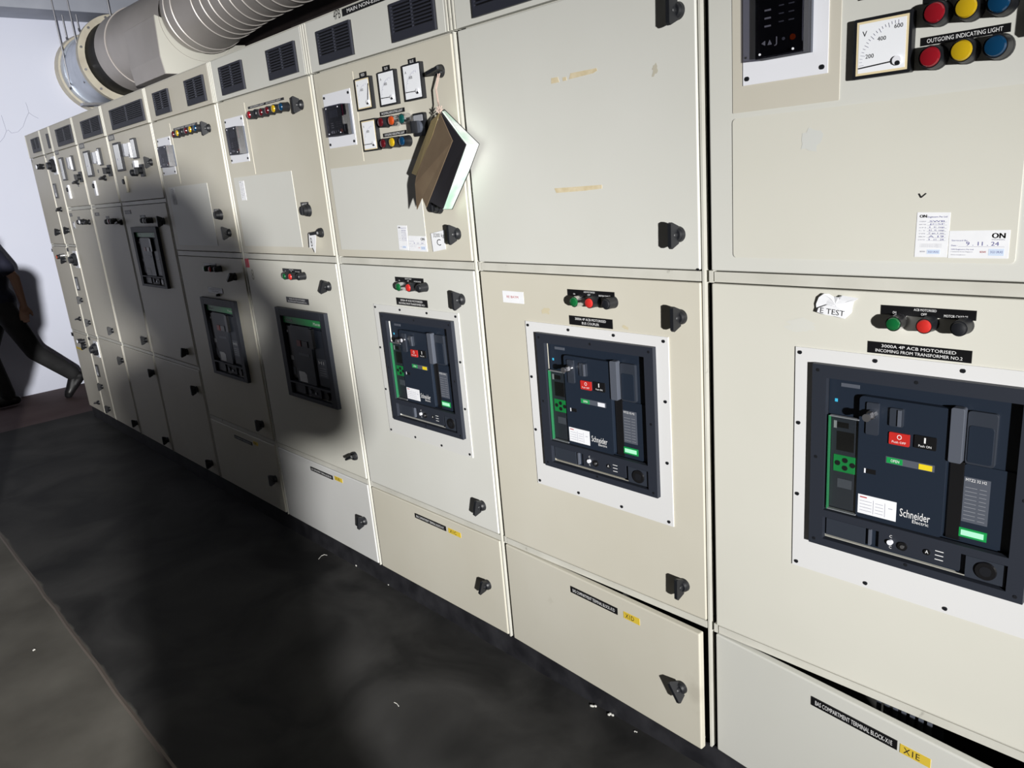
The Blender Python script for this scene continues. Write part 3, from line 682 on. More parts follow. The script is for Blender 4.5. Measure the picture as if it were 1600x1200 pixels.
def flange(n, x0, x1, z0, z1, pts_x, m=WHITEP):
    b = MB(); h = hole_of(n)
    g = door_mesh(x0, x1, z0, z1, m, h); g2 = MB(); k = 0.0
    g2.add([(v.x, -0.003 if v.y < 0.01 else 0.0, v.z) for v in g.v], g.f, m)
    for zz in (z0+0.011, z1-0.011):
        for f in pts_x: screw(g2, x0+f*(x1-x0), zz, -0.003)
    for xx in (x0+0.010, x1-0.012):
        for fz in (0.347, 0.672): screw(g2, xx, z0+fz*(z1-z0), -0.003)
    g2.build('breaker_frame_plate', CAB[n][2][1])['label'] = 'white frame plate with black screws'
flange(9, -0.758, -0.272, 0.729, 1.239, (0.022, 0.34, 0.66, 0.975), mat('white_frame_plate', (0.72, 0.72, 0.72), 0.4))
flange(8, -1.578, -1.083, 0.724, 1.227, (0.022, 0.34, 0.66, 0.975), MATS['white_frame_plate'])
flange(7, -2.366, -1.884, 0.736, 1.226, (0.022, 0.34, 0.66, 0.975), mat('grey_frame_plate', (0.66, 0.66, 0.64), 0.4))

# ------------------------------------------------------------------ breaker-door plates, lamps, handles
def acb_trim(n, p1, p2, lines2, lamps, coll=(CHROME, BLACKP, BLACKP), r=0.0128):
    d = CAB[n][2][1]
    plate(d, p1, [('ACB MOTORISED', 0.36, 0.60, 0.60, 0.85), ('ON', 0.13, 0.17, 0.15, 0.42), ('OFF', 0.44, 0.50, 0.15, 0.42), ('MOTOR CHARGE', 0.68, 0.92, 0.15, 0.42)], label='black plate lettered ACB motorised')
    plate(d, p2, [(lines2[0], 0.14, 0.86, 0.58, 0.84), (lines2[1], lines2[2], 1-lines2[2], 0.16, 0.42)], label='black two-line breaker name plate')
    for q, l, c, nm in zip(lamps, (GREENL, REDB, BLACKP), coll, ('green indicator lamp', 'red push button', 'black push button')):
        lamp(d, q, l, c, r=r, h=0.030, label=nm, name='indicator_lamp' if l is GREENL else 'push_button')
acb_trim(9, (-0.587, -0.424, 1.321, 1.339), (-0.609, -0.426, 1.243, 1.266), ('3000A 4P ACB MOTORISED', 'INCOMING FROM TRANSFORMER NO.2', 0.08), [kF(630, 186), kF(733, 194), kF(850, 202)])
acb_trim(8, rect(kG(335, 90), kG(545, 133)), rect(kG(343, 207), kG(537, 269)), ('3000A 4P ACB MOTORISED', 'BUS COUPLER', 0.30), [kG(357, 149), kG(425, 154), kG(500, 159)])
acb_trim(7, rect(k8(130, 88), k8(252, 117)), rect(k8(135, 176), k8(270, 221)), ('3000A 4P ACB MOTORISED', 'INCOMING FROM TRANSFORMER NO.1', 0.08), [k8(138, 133), k8(181, 136), k8(224, 139)])
acb_trim(6, rect(k5(515, 117), k5(605, 140)), rect(k5(532, 250), k5(640, 290)), ('3000A 4P ACB MOTORISED', 'INCOMING FROM TRANSFORMER NO.1', 0.08), [k5(518, 156), k5(546, 158), k5(582, 159)], (BLACKP, BLACKP, BLACKP))
acb_trim(5, rect(k5(145, 92), k5(205, 107)), rect(k5(165, 205), k5(237, 238)), ('2500A 4P ACB MOTORISED', 'OUTGOING', 0.25), [k5(145, 121), k5(170, 123), k5(193, 124)], (BLACKP, BLACKP, BLACKP), r=0.0125)
lamp(CAB[5][2][1], k5(203, 245), BLACKP, BLACKP, r=0.006, h=0.012, name='push_button')
d4 = CAB[4][2][1]
plate(d4, rect(kC(1080, 231), kC(1160, 273)), [('INCOMER', 0.15, 0.85, 0.25, 0.75)], base=mat('grey_plate', (0.16, 0.16, 0.16), 0.5))
plate(d4, rect(kC(1270, 290), kC(1340, 322)), [('ACB', 0.3, 0.7, 0.25, 0.75)], base=MATS['grey_plate'])
for q, l in ((kC(1275, 360), BLACKP), (kC(1305, 362), WHITEP), (kC(1338, 362), BLACKP)): lamp(d4, q, l, BLACKP, r=0.013)

# handles (door index 0 upper, 1 middle, 2 lower)
HD = [(9, 0, kI(1640, 20), 0), (8, 0, k7(966, 45), 0), (8, 0, k7(972, 1000), 0), (8, 1, kG(828, 218), 0), (8, 1, kI(1065, 916), 0),
      (7, 0, kU(790, 997), 0), (7, 1, k8(402, 187), 0), (7, 1, k8(492, 1067), 15), (7, 2, kI(759, 915), 20), (7, 0, k6(945, 512), 80),
      (6, 0, k4(948, 255), 0), (6, 0, k4(1075, 1056), 85), (6, 1, k5(722, 204), 35), (6, 1, k5(846, 1000), 65), (6, 2, kI(567, 815), 10),
      (5, 0, k4(374, 401), 0), (5, 0, k4(503, 1056), 0), (5, 1, k5(284, 158), 50), (5, 1, k5(412, 850), 0), (5, 2, kI(428, 749), 0),
      (4, 0, kB(670, 588), 0), (4, 1, kC(1545, 366), 0), (4, 1, kI(290, 550), 25), (4, 2, kE(1265, 362), 0), (4, 2, kE(1408, 1070), 0),
      (3, 0, kA(1300, 945), 80), (3, 1, kC(1020, 380), 80), (3, 1, kD(1092, 812), 0), (3, 2, kE(848, 197), 0), (3, 2, kE(986, 846), 0),
      (2, 0, kA(960, 998), 80), (2, 1, kC(622, 378), 70), (2, 1, kD(672, 695), 0), (2, 2, kE(551, 82), 0), (2, 2, kE(688, 682), 0),
      (1, 0, kC(362, 480), 30), (1, 0, kC(270, 218), 70), (1, 1, kD(388, 594), 0), (1, 2, kE(428, 549), 0), (1, 1, kD(290, 312), 0), (1, 2, kE(358, 335), 0),
      (0, 0, kA(530, 800), 60), (0, 0, kC(248, 500), 30), (0, 1, kC(322, 852), 30), (0, 1, kD(268, 546), 80), (0, 2, kD(338, 888), 20), (0, 2, kE(325, 488), 80)]
for n, k, p, a in HD: handle(CAB[n][2][k], p, a, scale=1.0 if n > 3 else 0.95)
# handles on the two doors standing ajar
def ajar_T(n, deg):
    c = Vector((XB[n]+0.016, 0.02, 0)); return Matrix.Translation(c) @ Matrix.Rotation(-rad(deg), 4, 'Z') @ Matrix.Translation(-c)
def ajar_handle(n, deg, x, z, ang):
    T = ajar_T(n, deg); q = T @ Vector((x, 0, z)); return inst('handle', HANDLE, q, CAB[n][2][2], (0, rad(ang), -rad(deg)))
T8 = ajar_T(8, 2.2); T9 = ajar_T(9, 5.5)
xh, zh = at((1063, 1076), -0.035); ajar_handle(8, 2.2, xh, zh, -35)
ajar_handle(9, 5.5, -0.24, 0.28, 0)
# terminal-block plates and yellow markers on the lower doors
def term(n, r, txt, ry, ytxt, T=None):
    d = CAB[n][2][2]
    plate(d, r, [(txt, 0.05, 0.95, 0.25, 0.75)], label='black plate lettered BAS compartment', T=T)
    plate(d, ry, [(ytxt, 0.12, 0.66, 0.18, 0.84)], name='marker_sticker', base=YELS, ink=BLACKI, label='yellow marker sticker', th=0.001, T=T)
def hrect(p, q, h, y=0.0):
    a = at(p, y); b = at(q, y); zc = (a[1]+b[1])/2; return (a[0], b[0], zc-h/2, zc+h/2)
term(9, (-0.690, -0.492, 0.398, 0.421), 'BAS COMPARTMENT TERMINAL BLOCK-X1E', (-0.486, -0.424, 0.396, 0.418), 'X1E', T9)
term(8, hrect(kL(255, 150), kL(399, 217), 0.021, -0.008), 'BAS COMPARTMENT TERMINAL BLOCK-X1D', hrect(kL(415, 227), kL(464, 246), 0.021, -0.012), 'X1D', T8)
term(7, hrect(kI(649, 806), kI(697, 825), 0.019), 'BAS COMPARTMENT TERMINAL BLOCK-X1C', hrect(kI(701, 830), kI(720, 835), 0.019), 'X1C')
term(6, hrect(kI(486, 733), kI(520, 745), 0.019), 'BAS COMPARTMENT TERMINAL BLOCK-X1B', hrect(kI(523, 747), kI(535, 751), 0.019), 'X1B')
term(5, hrect(kI(367, 683), kI(394, 692), 0.018), 'BAS COMPARTMENT TERMINAL BLOCK-X1A', hrect(kI(396, 692), kI(403, 694), 0.018), 'X1A')

# ------------------------------------------------------------------ upper doors
# nearest cabinet
d = CAB[9][2][0]
b = MB(); r = rect(kT(146, 568), kT(675, 500)); zb = at(kT(148, 568))[1]
b.rbox(at(kT(146, 568))[0], at(kT(676, 500))[0], -0.0015, 0, zb, 2.025, 0.002, BEIGE); b.build('relay_mounting_panel', d)
xl, zl = at(kT(195, 430), -0.0035); xr, _ = at(kT(617, 365), -0.0035)
dl, dzb = at(kT(255, 300), -0.042); dr, _ = at(kT(495, 255), -0.042)
relay(d, (xl, xr, zl, 2.022), (dl, dr, dzb, 2.012), y=-0.0015)
rm = rect(kT(748, 102), kT(1035, 357), -0.014); a = at(kT(745, 403), -0.014); c = at(kT(1052, 45), -0.014)
rm = (a[0], c[0]-0.001, (a[1]+at(kT(1035, 357), -0.014)[1])/2, (c[1]+at(kT(748, 102), -0.014)[1])/2)
meter(d, rm, rim=FACEC, needle=184, digits=(('V', 0.20, 0.74, 0.13), ('200', 0.30, 0.36, 0.07), ('400', 0.50, 0.62, 0.07), ('600', 0.78, 0.78, 0.07)), depth=0.016)
mw = rm[1]-rm[0]
plate(d, (rm[0], rm[0]+0.055, at(kT(728, 15))[1], at(kT(728, 15))[1]+0.016), [('VOLTS', 0.2, 0.8, 0.2, 0.8)])
xo = rect(kT(1090, 190), kT(1535, 163))
pz = at(kT(1090, 232))[1]; pz1 = at(kT(1090, 190))[1]
plate(d, (at(kT(1088, 210))[0], at(kT(1536, 140))[0], pz, pz1), [('OUTGOING INDICATING LIGHT', 0.07, 0.92, 0.25, 0.75)])
pzi = at(kT(1102, 22))[1]
plate(d, (at(kT(1100, 20))[0], at(kT(1100, 20))[0]+0.175, pzi, pzi+0.018), [('INCOMING INDICATING LIGHT', 0.07, 0.92, 0.25, 0.75)])
for q, l, nm in ((kT(1147, 62), REDL, 'red'), (kT(1306, 35), YELL, 'yellow'), (kT(1470, 8), BLUEL, 'blue'), (kT(1125, 284), REDL, 'red'), (kT(1283, 252), YELL, 'yellow'), (kT(1452, 230), BLUEL, 'blue')):
    lamp(d, q, l, BLACKP, r=0.0165, h=0.030, label=nm+' indicator lamp')
b = MB(); b.rbox(at((1146, 300))[0], at((1586, 409))[0], -0.0022, 0, at((1147, 402))[1], at((1147, 186))[1], 0.008, OFFW)
b.build('inspection_cover', d)
yc = -0.0022
cx, cz = at(kS(265, 75), yc); b = MB(); smudge_polys(b, cx, cz, 0.022, 0.022, yc-0.0004, GSMUDGE, 18, 0.25); b.build('pale_smudge', d); b = MB(); cx, cz = at(kS(967, 420), yc)
b.path([(cx-0.006, yc-0.0006, cz+0.003), (cx-0.002, yc-0.0006, cz-0.004), (cx+0.006, yc-0.0006, cz+0.003)], 0.0012, BLACKI, 4)
b.build('pen_tick', d)
def sticker(door, tl, tr, bl, br, y, kind):
    q = [at(p, y) for p in (tl, tr, br, bl)]; b = MB(); b.prism([q[3], q[2], q[1], q[0]], y-0.0007, y, PAPER)
    def bil(u, v):
        x = (1-u)*(1-v)*q[0][0]+u*(1-v)*q[1][0]+u*v*q[2][0]+(1-u)*v*q[3][0]; z = (1-u)*(1-v)*q[0][1]+u*(1-v)*q[1][1]+u*v*q[2][1]+(1-u)*v*q[3][1]; return x, z
    def tx(s, u0, u1, v0, v1, m):
        a = bil(u0, v1); c = bil(u1, v0); b.text(s, a[0], c[0], a[1], c[1], y-0.001, m)
    if kind == 'tall':
        [tx('ON', 0.09+e, 0.30+e, 0.05, 0.12, BLACKI) for e in (-0.008, 0.008)]; tx('Engineers Pte Ltd', 0.33, 0.92, 0.075, 0.13, INK)
        for i, (l1, hw) in enumerate((('CLIENT', 'SWB'), ('EQPT TYPE', 'JCSF'), ('SN', '8    01  range'), ('CT', '8.5   01  range'), ('TYPE', 'IT  spec  A  units'), ('SERIAL NO', 'A 19'), ('DATE', '9   11   24'))):
            v = 0.19+0.068*i
            tx(l1, 0.09, 0.30, v, v+0.025, INKL); tx(hw, 0.40, 0.86, v-0.018, v+0.025, INK)
            a = bil(0.34, v+0.032); c = bil(0.92, v+0.032); b.box(a[0], c[0], y-0.0009, y-0.0007, a[1], a[1]+0.0005, INKL)
        for v in (0.70, 0.73, 0.76): tx('1 Industrial Street Singapore', 0.16, 0.82, v, v+0.018, INKL)
        tx('BIZSAFE', 0.17, 0.33, 0.86, 0.89, INKL); a = bil(0.38, 0.93); c = bil(0.78, 0.83); b.box(a[0], c[0], y-0.0009, y-0.0007, a[1], c[1], mat('pale_blue_print', (0.62, 0.72, 0.88), 0.7)); tx('SGS UKAS', 0.42, 0.74, 0.86, 0.90, INK)
    else:
        [tx('ON', 0.72+e, 0.93+e, 0.10, 0.28, BLACKI) for e in (-0.006, 0, 0.006)]; tx('ENGINEERS', 0.72, 0.93, 0.31, 0.35, INKL)
        tx('Serviced By', 0.05, 0.32, 0.33, 0.39, INK); tx('Date :', 0.05, 0.15, 0.51, 0.56, INK); tx('9 . 11 . 24', 0.30, 0.84, 0.41, 0.54, INK)
        a = bil(0.17, 0.58); c = bil(0.93, 0.58); b.box(a[0], c[0], y-0.0009, y-0.0007, a[1], a[1]+0.0005, INKL)
        tx('ON Engineers Pte Ltd', 0.05, 0.43, 0.66, 0.71, INK); tx('1 Industrial Street Singapore', 0.05, 0.42, 0.75, 0.79, INKL); tx('www.onengineers', 0.05, 0.30, 0.86, 0.90, INKL)
        tx('BIZSAFE', 0.54, 0.64, 0.74, 0.80, REDI); a = bil(0.68, 0.90); c = bil(0.93, 0.66); b.box(a[0], c[0], y-0.0009, y-0.0007, a[1], c[1], mat('pale_blue_print', (0.62, 0.72, 0.88), 0.7)); tx('SGS UKAS', 0.71, 0.91, 0.73, 0.81, INK)
    return b.build('service_sticker', door)
sticker(d, kS(935, 527), kS(1142, 527), kS(915, 805), kS(1118, 808), yc, 'tall')['label'] = 'tall white service sticker headed ON'
sticker(d, kS(1136, 643), kS(1516, 637), kS(1124, 812), kS(1500, 816), yc, 'wide')['label'] = 'wide white service sticker headed ON'
# torn paper and pale smudge beside the ACB plate
d = CAB[9][2][1]
def torn():
    k = crop(1260, 450, 16); y1 = -0.003; b = MB()
    O = [(250, 600), (240, 400), (310, 230), (440, 140), (560, 150), (680, 220), (800, 230), (900, 190), (1300, 260), (1190, 340), (1150, 480), (1130, 620), (960, 770), (700, 700), (480, 670)]
    dp = [0.004, 0.006, 0.008, 0.009, 0.006, 0.004, 0.007, 0.010, 0.012, 0.006, 0.004, 0.003, 0.004, 0.003, 0.003]
    pts = []
    for (u, v), e in zip(O, dp):
        x, z = at(k(u, v), -e); pts.append(Vector((x, -e, z)))
    c = sum(pts, Vector())/len(pts); c.y = -0.009
    mid = [(p+c)/2+Vector((0, random.uniform(-0.002, 0.002), 0)) for p in pts]
    n = len(pts); vs = pts+mid+[c]; fs = []
    for i in range(n):
        j = (i+1) % n; fs += [(i, j, n+j), (i, n+j, n+i), (n+i, n+j, 2*n)]
    b.add(vs, fs, PAPER); b.add([v+Vector((0, 0.0007, 0)) for v in vs], [f[::-1] for f in fs], PAPER)
    x0, z0 = at(k(345, 545), -0.0112); x1, z1 = at(k(950, 690), -0.0112)
    b.text('E TEST', x0, x1, z0-0.008, z0+0.003, -0.0112, BLACKI, rot=-0.08)
    fl_ = [at(k(u, v), -0.0108) for u, v in ((262, 600), (300, 500), (520, 420), (820, 500), (985, 640), (960, 772), (700, 705), (480, 672))]
    b.add([(p[0], -0.0108, p[1]) for p in fl_]+[(p[0], -0.009, p[1]) for p in fl_], [tuple(range(8))[::-1]]+[(i, (i+1) % 8, (i+1) % 8+8, i+8) for i in range(8)], PAPER)
    o = b.build('torn_paper_label', d); o['label'] = 'crumpled torn paper with handwritten letters'
torn()
b = MB(); cx, cz = at(kF(330, 190)); smudge_polys(b, cx, cz, 0.035, 0.013, -0.0004, mat('scuff', (0.66, 0.66, 0.61), 0.5), 20, 0.35); b.build('scuff_mark', d)
# blank door with tapes
d = CAB[8][2][0]
def strip(door, pts, y=-0.0006, m=TAPE, name='tape_strip', label=None):
    q = [at(p) for p in pts]; b = MB(); b.prism(q[::-1], y, 0.0, m); o = b.build(name, door)
    if label: o['label'] = label
strip(d, [k7(440, 333), k7(468, 328), k7(474, 350), k7(440, 357)], label='short torn stub of masking tape')
strip(d, [k7(488, 330), k7(503, 327), k7(506, 342), k7(490, 346)]); strip(d, [k7(522, 312), k7(632, 290), k7(636, 300), k7(618, 312), k7(516, 338)], label='upper strip of torn masking tape')
strip(d, [k7(454, 802), k7(540, 796), k7(656, 787), k7(656, 803), k7(585, 812), k7(462, 822)], label='lower strip of masking tape')
b = MB(); cx, cz = at(k7(882, 292)); smudge_polys(b, cx, cz, 0.010, 0.016, -0.0004, STAIN, 16, 0.5); cx, cz = at(k7(540, 715)); b.build('glue_stain', d)
b = MB(); cx, cz = at(k7(1066, 1148)); screw(b, cx, cz, 0.0, 0.003); b.build('screw', d)
# bus coupler door: small paper, stains
d = CAB[8][2][1]
q = rect(kI(785, 454), kI(819, 475)); plate(d, q, [('RE BAYM', 0.2, 0.75, 0.42, 0.62)], name='paper_sticker', base=PAPER, ink=REDI, th=0.0006, label='small ragged white sticker with red writing')
b = MB(); cx, cz = at(kI(852, 486)); smudge_polys(b, cx, cz, 0.018, 0.009, -0.0004, mat('tan_glue', (0.60, 0.54, 0.38), 0.5), 14, 0.35); cx, cz = at(kI(978, 512)); smudge_polys(b, cx, cz, 0.010, 0.005, -0.0004, MATS['tan_glue'], 12, 0.5); b.build('glue_stain', d)
# notebook cabinet upper door
d = CAB[7][2][0]
r = (at(k6(78, 590))[0], at(k6(412, 1170))[0], at(k6(170, 1193))[1], at(k6(325, 516))[1]); b = MB(); b.box(r[0], r[1], -0.0012, 0, r[2], r[3], CREAM); b.build('relay_mounting_panel', d)
relay(d, rect(k6(110, 686), k6(357, 1042), -0.003), rect(k6(122, 772), k6(268, 968), -0.041), y=-0.0012)
mz = [prect(k6(337, 572), k6(498, 776), 0.014), prect(k6(503, 525), k6(675, 742), 0.014), prect(k6(680, 474), k6(863, 702), 0.014), prect(k6(383, 870), k6(540, 1078), 0.014)]
for i, (q, nd) in enumerate(zip(mz, (75, 178, 178, 180))): meter(d, q, needle=nd, rim=FACEC if i in (0, 3) else None, digits=(('A' if i < 3 else 'V', 0.2, 0.78, 0.12), ('400', 0.45, 0.62, 0.08)))
for tl, br, s in ((k6(376, 515), k6(431, 549), 'RED'), (k6(542, 468), k6(599, 506), 'YELLOW'), (k6(727, 416), k6(786, 451), 'BLUE')):
    q = rect(tl, br); q = (q[0], q[1], mz[0][3]+0.001, mz[0][3]+0.017); plate(d, q, [(s, 0.25, 0.75, 0.25, 0.75)])
def bar(door, p0, p1, p2, txt):    # bottom-left, top-left, right end
    a = at(p0); b_ = at(p1); c = at(p2); plate(door, (a[0], c[0], a[1], b_[1]), [(txt, 0.07, 0.93, 0.22, 0.78)])
bar(d, k6(530, 840), k6(526, 810), k6(704, 790), 'INCOMING INDICATING LIGHT'); bar(d, k6(553, 992), k6(549, 964), k6(719, 960), 'OUTGOING INDICATING LIGHT')
for q, l, c, nm in ((k6(522, 882), DREDL, BLACKP, 'dark red'), (k6(598, 870), ORANL, CHROME, 'orange'), (k6(672, 857), TEALL, CHROME, 'green'), (k6(540, 1036), DREDL, BLACKP, 'dark red'), (k6(604, 1026), YELL, BLACKP, 'yellow'), (k6(676, 1018), BLUEL, BLACKP, 'blue')):
    lamp(d, q, l, c, r=0.0140, h=0.028, label=nm+' indicator lamp')
q = rect(k6(757, 822), k6(855, 975), -0.012); b = MB(); b.rbox(*q[:2], -0.012, 0, *q[2:], 0.006, BLACKP); b.rbox(q[0]+0.006, q[1]-0.006, -0.0135, -0.012, q[3]-0.024, q[3]-0.006, 0.002, LGREYP); cx, cz = (q[0]+q[1])/2, q[2]+0.4*(q[3]-q[2])
b.cyl(cx, cz, 0.018, -0.022, -0.012, GREYP, 20); b.box(cx-0.004, cx+0.004, -0.042, -0.022, cz-0.017, cz+0.017, BLACKP); b.build('selector_switch', d)
q = (at(kU(62, 612))[0], at(kU(632, 1100))[0], at(kU(132, 1086))[1], at(kU(64, 614))[1]); b = MB(); b.box(q[0], q[1], -0.0015, 0, q[2], q[3], GREY); b.build('inspection_cover', d)
sticker(d, kU(453, 946), kU(508, 947), kU(466, 1086), kU(520, 1092), -0.0015, 'tall'); sticker(d, kU(518, 1006), kU(618, 1010), kU(524, 1093), kU(630, 1100), -0.0015, 'wide')
knob(d, kU(668, 838), 0.020)
# cream door 7 (with tag B)
def relay_door(n, mr, pl, dv, lampbar, lamps, insp, stk, plt, kn, paper=True):
    d = CAB[n][2][0]
    b = MB(); b.box(mr[0], mr[1], -0.0012, 0, mr[2], mr[3], CREAM); b.build('relay_mounting_panel', d)
    relay(d, pl, dv, y=-0.0012)
    bar(d, *lampbar, 'INCOMING LIGHT    OUTGOING LIGHT')
    for q, l, nm in lamps: lamp(d, q, l, BLACKP, r=0.0140, h=0.030, label=nm+' indicator lamp')
    b = MB(); b.box(insp[0], insp[1], -0.0015, 0, insp[2], insp[3], GREY); b.build('inspection_cover', d)
    b = MB(); b.box(stk[0], stk[1], -0.0024, -0.0015, stk[2], stk[3], PAPER)
    h = stk[3]-stk[2]; w_ = stk[1]-stk[0]
    b.text('ON', stk[0]+0.12*w_, stk[0]+0.5*w_, stk[3]-0.09*h, stk[3]-0.03*h, -0.0027, BLACKI)
    for i in range(9): b.box(stk[0]+0.15*w_, stk[1]-(0.15+0.2*(i % 3))*w_, -0.0027, -0.0024, stk[3]-(0.17+0.085*i)*h, stk[3]-(0.155+0.085*i)*h, INKL)
    b.build('service_sticker', d)
    plate(d, plt, [('LAMP TEST', 0.15, 0.85, 0.25, 0.75)]); knob(d, kn, 0.021)
z7 = lambda a, b_, **k: None
relay_door(6, (-3.380, at(k4(680, 690))[0], at(k4(545, 705))[1], at(k4(600, 243))[1]),
           (at(k4(485, 350))[0], at(k4(645, 608))[0], at(k4(528, 624))[1], at(k4(592, 320))[1]), rect(k4(489, 402), k4(580, 560), -0.041),
           (k4(634, 283), k4(633, 268), k4(856, 225)), [(k4(630, 318), REDL, 'red'), (k4(668, 308), BLACKP, 'black'), (k4(703, 302), DREDL, 'dark red'), (k4(742, 290), DREDL, 'dark red'), (k4(782, 279), YELL, 'yellow'), (k4(828, 268), BLUEL, 'blue')],
           (at(k4(541, 712))[0], at(k4(974, 1144))[0], at(k4(612, 1136))[1], at(k4(541, 712))[1]), rect(k4(575, 733), k4(625, 850)), rect(k4(960, 865), k4(1011, 888)), k4(980, 918))
relay_door(5, (-4.195, at(k4(212, 750))[0], at(k4(120, 760))[1], at(k4(140, 372))[1]),
           (at(k4(63, 467))[0], at(k4(186, 685))[0], at(k4(112, 698))[1], at(k4(135, 452))[1]), rect(k4(60, 520), k4(140, 640), -0.041),
           (k4(168, 418), k4(166, 403), k4(312, 365)), [(k4(156, 440), DREDL, 'dark red'), (k4(182, 432), YELL, 'yellow'), (k4(206, 424), BLACKP, 'black'), (k4(234, 417), DREDL, 'dark red'), (k4(262, 409), YELL, 'yellow'), (k4(292, 401), BLUEL, 'blue')],
           (at(k4(132, 772))[0], at(k4(445, 1135))[0], at(k4(200, 1130))[1], at(k4(132, 772))[1]), rect(k4(149, 778), k4(190, 878)), rect(k4(418, 907), k4(456, 921)), k4(434, 945))
# metering doors 4, 3, 2
GP = MATS['grey_plate']
def metering(n, k, pl, big, small, rolls, sw, lab, lab2):
    d = CAB[n][2][0]
    plate(d, rect(k(*pl[0]), k(*pl[1])), [('FEEDER', 0.15, 0.85, 0.25, 0.75)], base=GP)
    meter(d, prect(k(*big[0]), k(*big[1]), 0.014), kind='flat'); meter(d, prect(k(*small[0]), k(*small[1]), 0.014), kind='flat')
    for i, (a, c) in enumerate(rolls):
        q = prect(k(*a), k(*c), 0.022); q = (q[0], max(q[1], q[0]+0.03), q[2], q[3]); b = MB(); b.box(q[0], q[1], -0.022, 0, q[2], q[3], FACE if i else LGREYP); b.box(q[0]+0.004, q[1]-0.004, -0.024, -0.022, q[2]+0.006, q[2]+0.02, LGREYP); b.build('glazed_meter_case', d, bevel=0.003)
    q = at(k(*sw), -0.03); q = (min(q[0]-0.03, XB[n+1]-0.045), q[1]); b = MB(); b.rbox(q[0]-0.024, q[0]+0.024, -0.012, 0, q[1]-0.032, q[1]+0.032, 0.005, BLACKP); b.cyl(q[0], q[1], 0.018, -0.030, -0.012, BLACKP, 18); b.box(q[0]-0.005, q[0]+0.005, -0.045, -0.030, q[1]-0.018, q[1]+0.018, BLACKP); b.build('selector_switch', d)
    q = at(k(*lab)); b = MB(); b.box(q[0]-0.012, q[0]+0.012, -0.003, 0, q[1]-0.010, q[1]+0.010, GP); b.build('small_label', d)
    q = at(k(*lab2), -0.01); b = MB(); b.cyl(q[0], q[1]+0.015, 0.014, -0.02, 0, BLACKP, 16); b.box(q[0]-0.016, q[0]+0.016, -0.012, 0, q[1]-0.045, q[1]+0.045, WHITEP if n != 4 else BEIGE); b.build('earth_fault_unit', d, bevel=0.002)
metering(4, kB, ((148, 258), (240, 308)), ((198, 355), (382, 688)), ((415, 296), (550, 532)), (((312, 362), (372, 515)), ((376, 348), (440, 530))), (545, 690), (465, 625), (362, 865))
metering(3, kA, ((988, 522), (1063, 570)), ((1030, 618), (1192, 920)), ((1200, 575), (1302, 780)), (((1130, 628), (1175, 765)), ((1176, 615), (1222, 780))), (1345, 850), (1235, 860), (1185, 1075))
metering(2, kA, ((683, 608), (742, 648)), ((725, 697), (855, 968)), ((868, 668), (955, 850)), (((815, 695), (842, 835)), ((843, 690), (878, 840))), (985, 930), (985, 1035), (858, 1120))
d = CAB[4][2][0]; lamp(d, kB(430, 722), BLACKP, BLACKP, r=0.016, h=0.03, name='push_button')
q = at(kB(480, 640), -0.02); MB().box(q[0]-0.014, q[0]+0.014, -0.022, 0, q[1]-0.04, q[1]+0.03, WHITEP).build('white_terminal_cover', d, bevel=0.002)
for n, k, pp, lamps_ in ((3, kC, (705, 258, 768, 298), ((830, 375, BLACKP), (868, 370, DREDL), (895, 372, BLACKP))), (2, kC, (385, 268, 432, 306), ((480, 380, BLACKP), (505, 375, WHITEP), (530, 382, BLACKP)))):
    d = CAB[n][2][1]; plate(d, rect(k(pp[0], pp[1]), k(pp[2], pp[3])), [('ACB', 0.3, 0.7, 0.25, 0.75)], base=GP)
    for u, v, l in lamps_: lamp(d, k(u, v), l, BLACKP, r=0.014)
    q = at(k((lamps_[0][0]+lamps_[2][0])/2+5, lamps_[1][1]-45)); MB().box(q[0]-0.03, q[0]+0.03, -0.002, 0, q[1]-0.012, q[1]+0.012, GP).build('name_plate', d)
q = rect(kC(432, 372), kC(470, 455)); d = CAB[2][2][1]; b = MB(); b.box(q[0], q[1], -0.004, 0, q[2], q[3], LGREYP); b.box(q[0]+0.008, q[1]-0.008, -0.005, -0.004, q[2]+0.01, q[3]-0.01, WHITEP); b.build('card_holder', d)
# narrow end cabinets
d = CAB[0][2][0]; lamp(d, kA(448, 808), WHITEP, BLACKP, r=0.016, h=0.04); plate(d, rect(kA(391, 705), kA(408, 750)), [], base=GP)
d = CAB[0][2][1]; plate(d, rect(kC(163, 708), kC(182, 748)), []); lamp(d, kC(222, 815), ORANL, BLACKP, r=0.014); lamp(d, kC(258, 800), BLACKP, CHROME, r=0.014)
d = CAB[0][2][2]; plate(d, rect(kD(168, 712), kD(205, 765)), []); lamp(d, kD(240, 830), WHITEP, BLACKP, r=0.014); lamp(d, kD(275, 835), BLACKP, BLACKP, r=0.014)
q = rect(kD(235, 890), kD(310, 940)); plate(d, q, [], name='caution_sticker', base=YELS, label='yellow sticker')
def rotary(d, k, p, wp):
    q = at(k(*p), -0.03); q = (q[0]-0.03, q[1]); b = MB(); b.box(q[0]-0.045, q[0]+0.045, -0.006, 0, q[1]-0.06, q[1]+0.06, WHITEP); b.cyl(q[0], q[1], 0.040, -0.030, -0.006, BLACKP, 8, 0.048); b.cyl(q[0], q[1], 0.024, -0.05, -0.030, BLACKP, 16); b.build('rotary_isolator', d)
rotary(CAB[1][2][0], kA, (640, 790), 1); rotary(CAB[1][2][1], kC, (435, 850), 1); rotary(CAB[1][2][2], kD, (455, 940), 1)
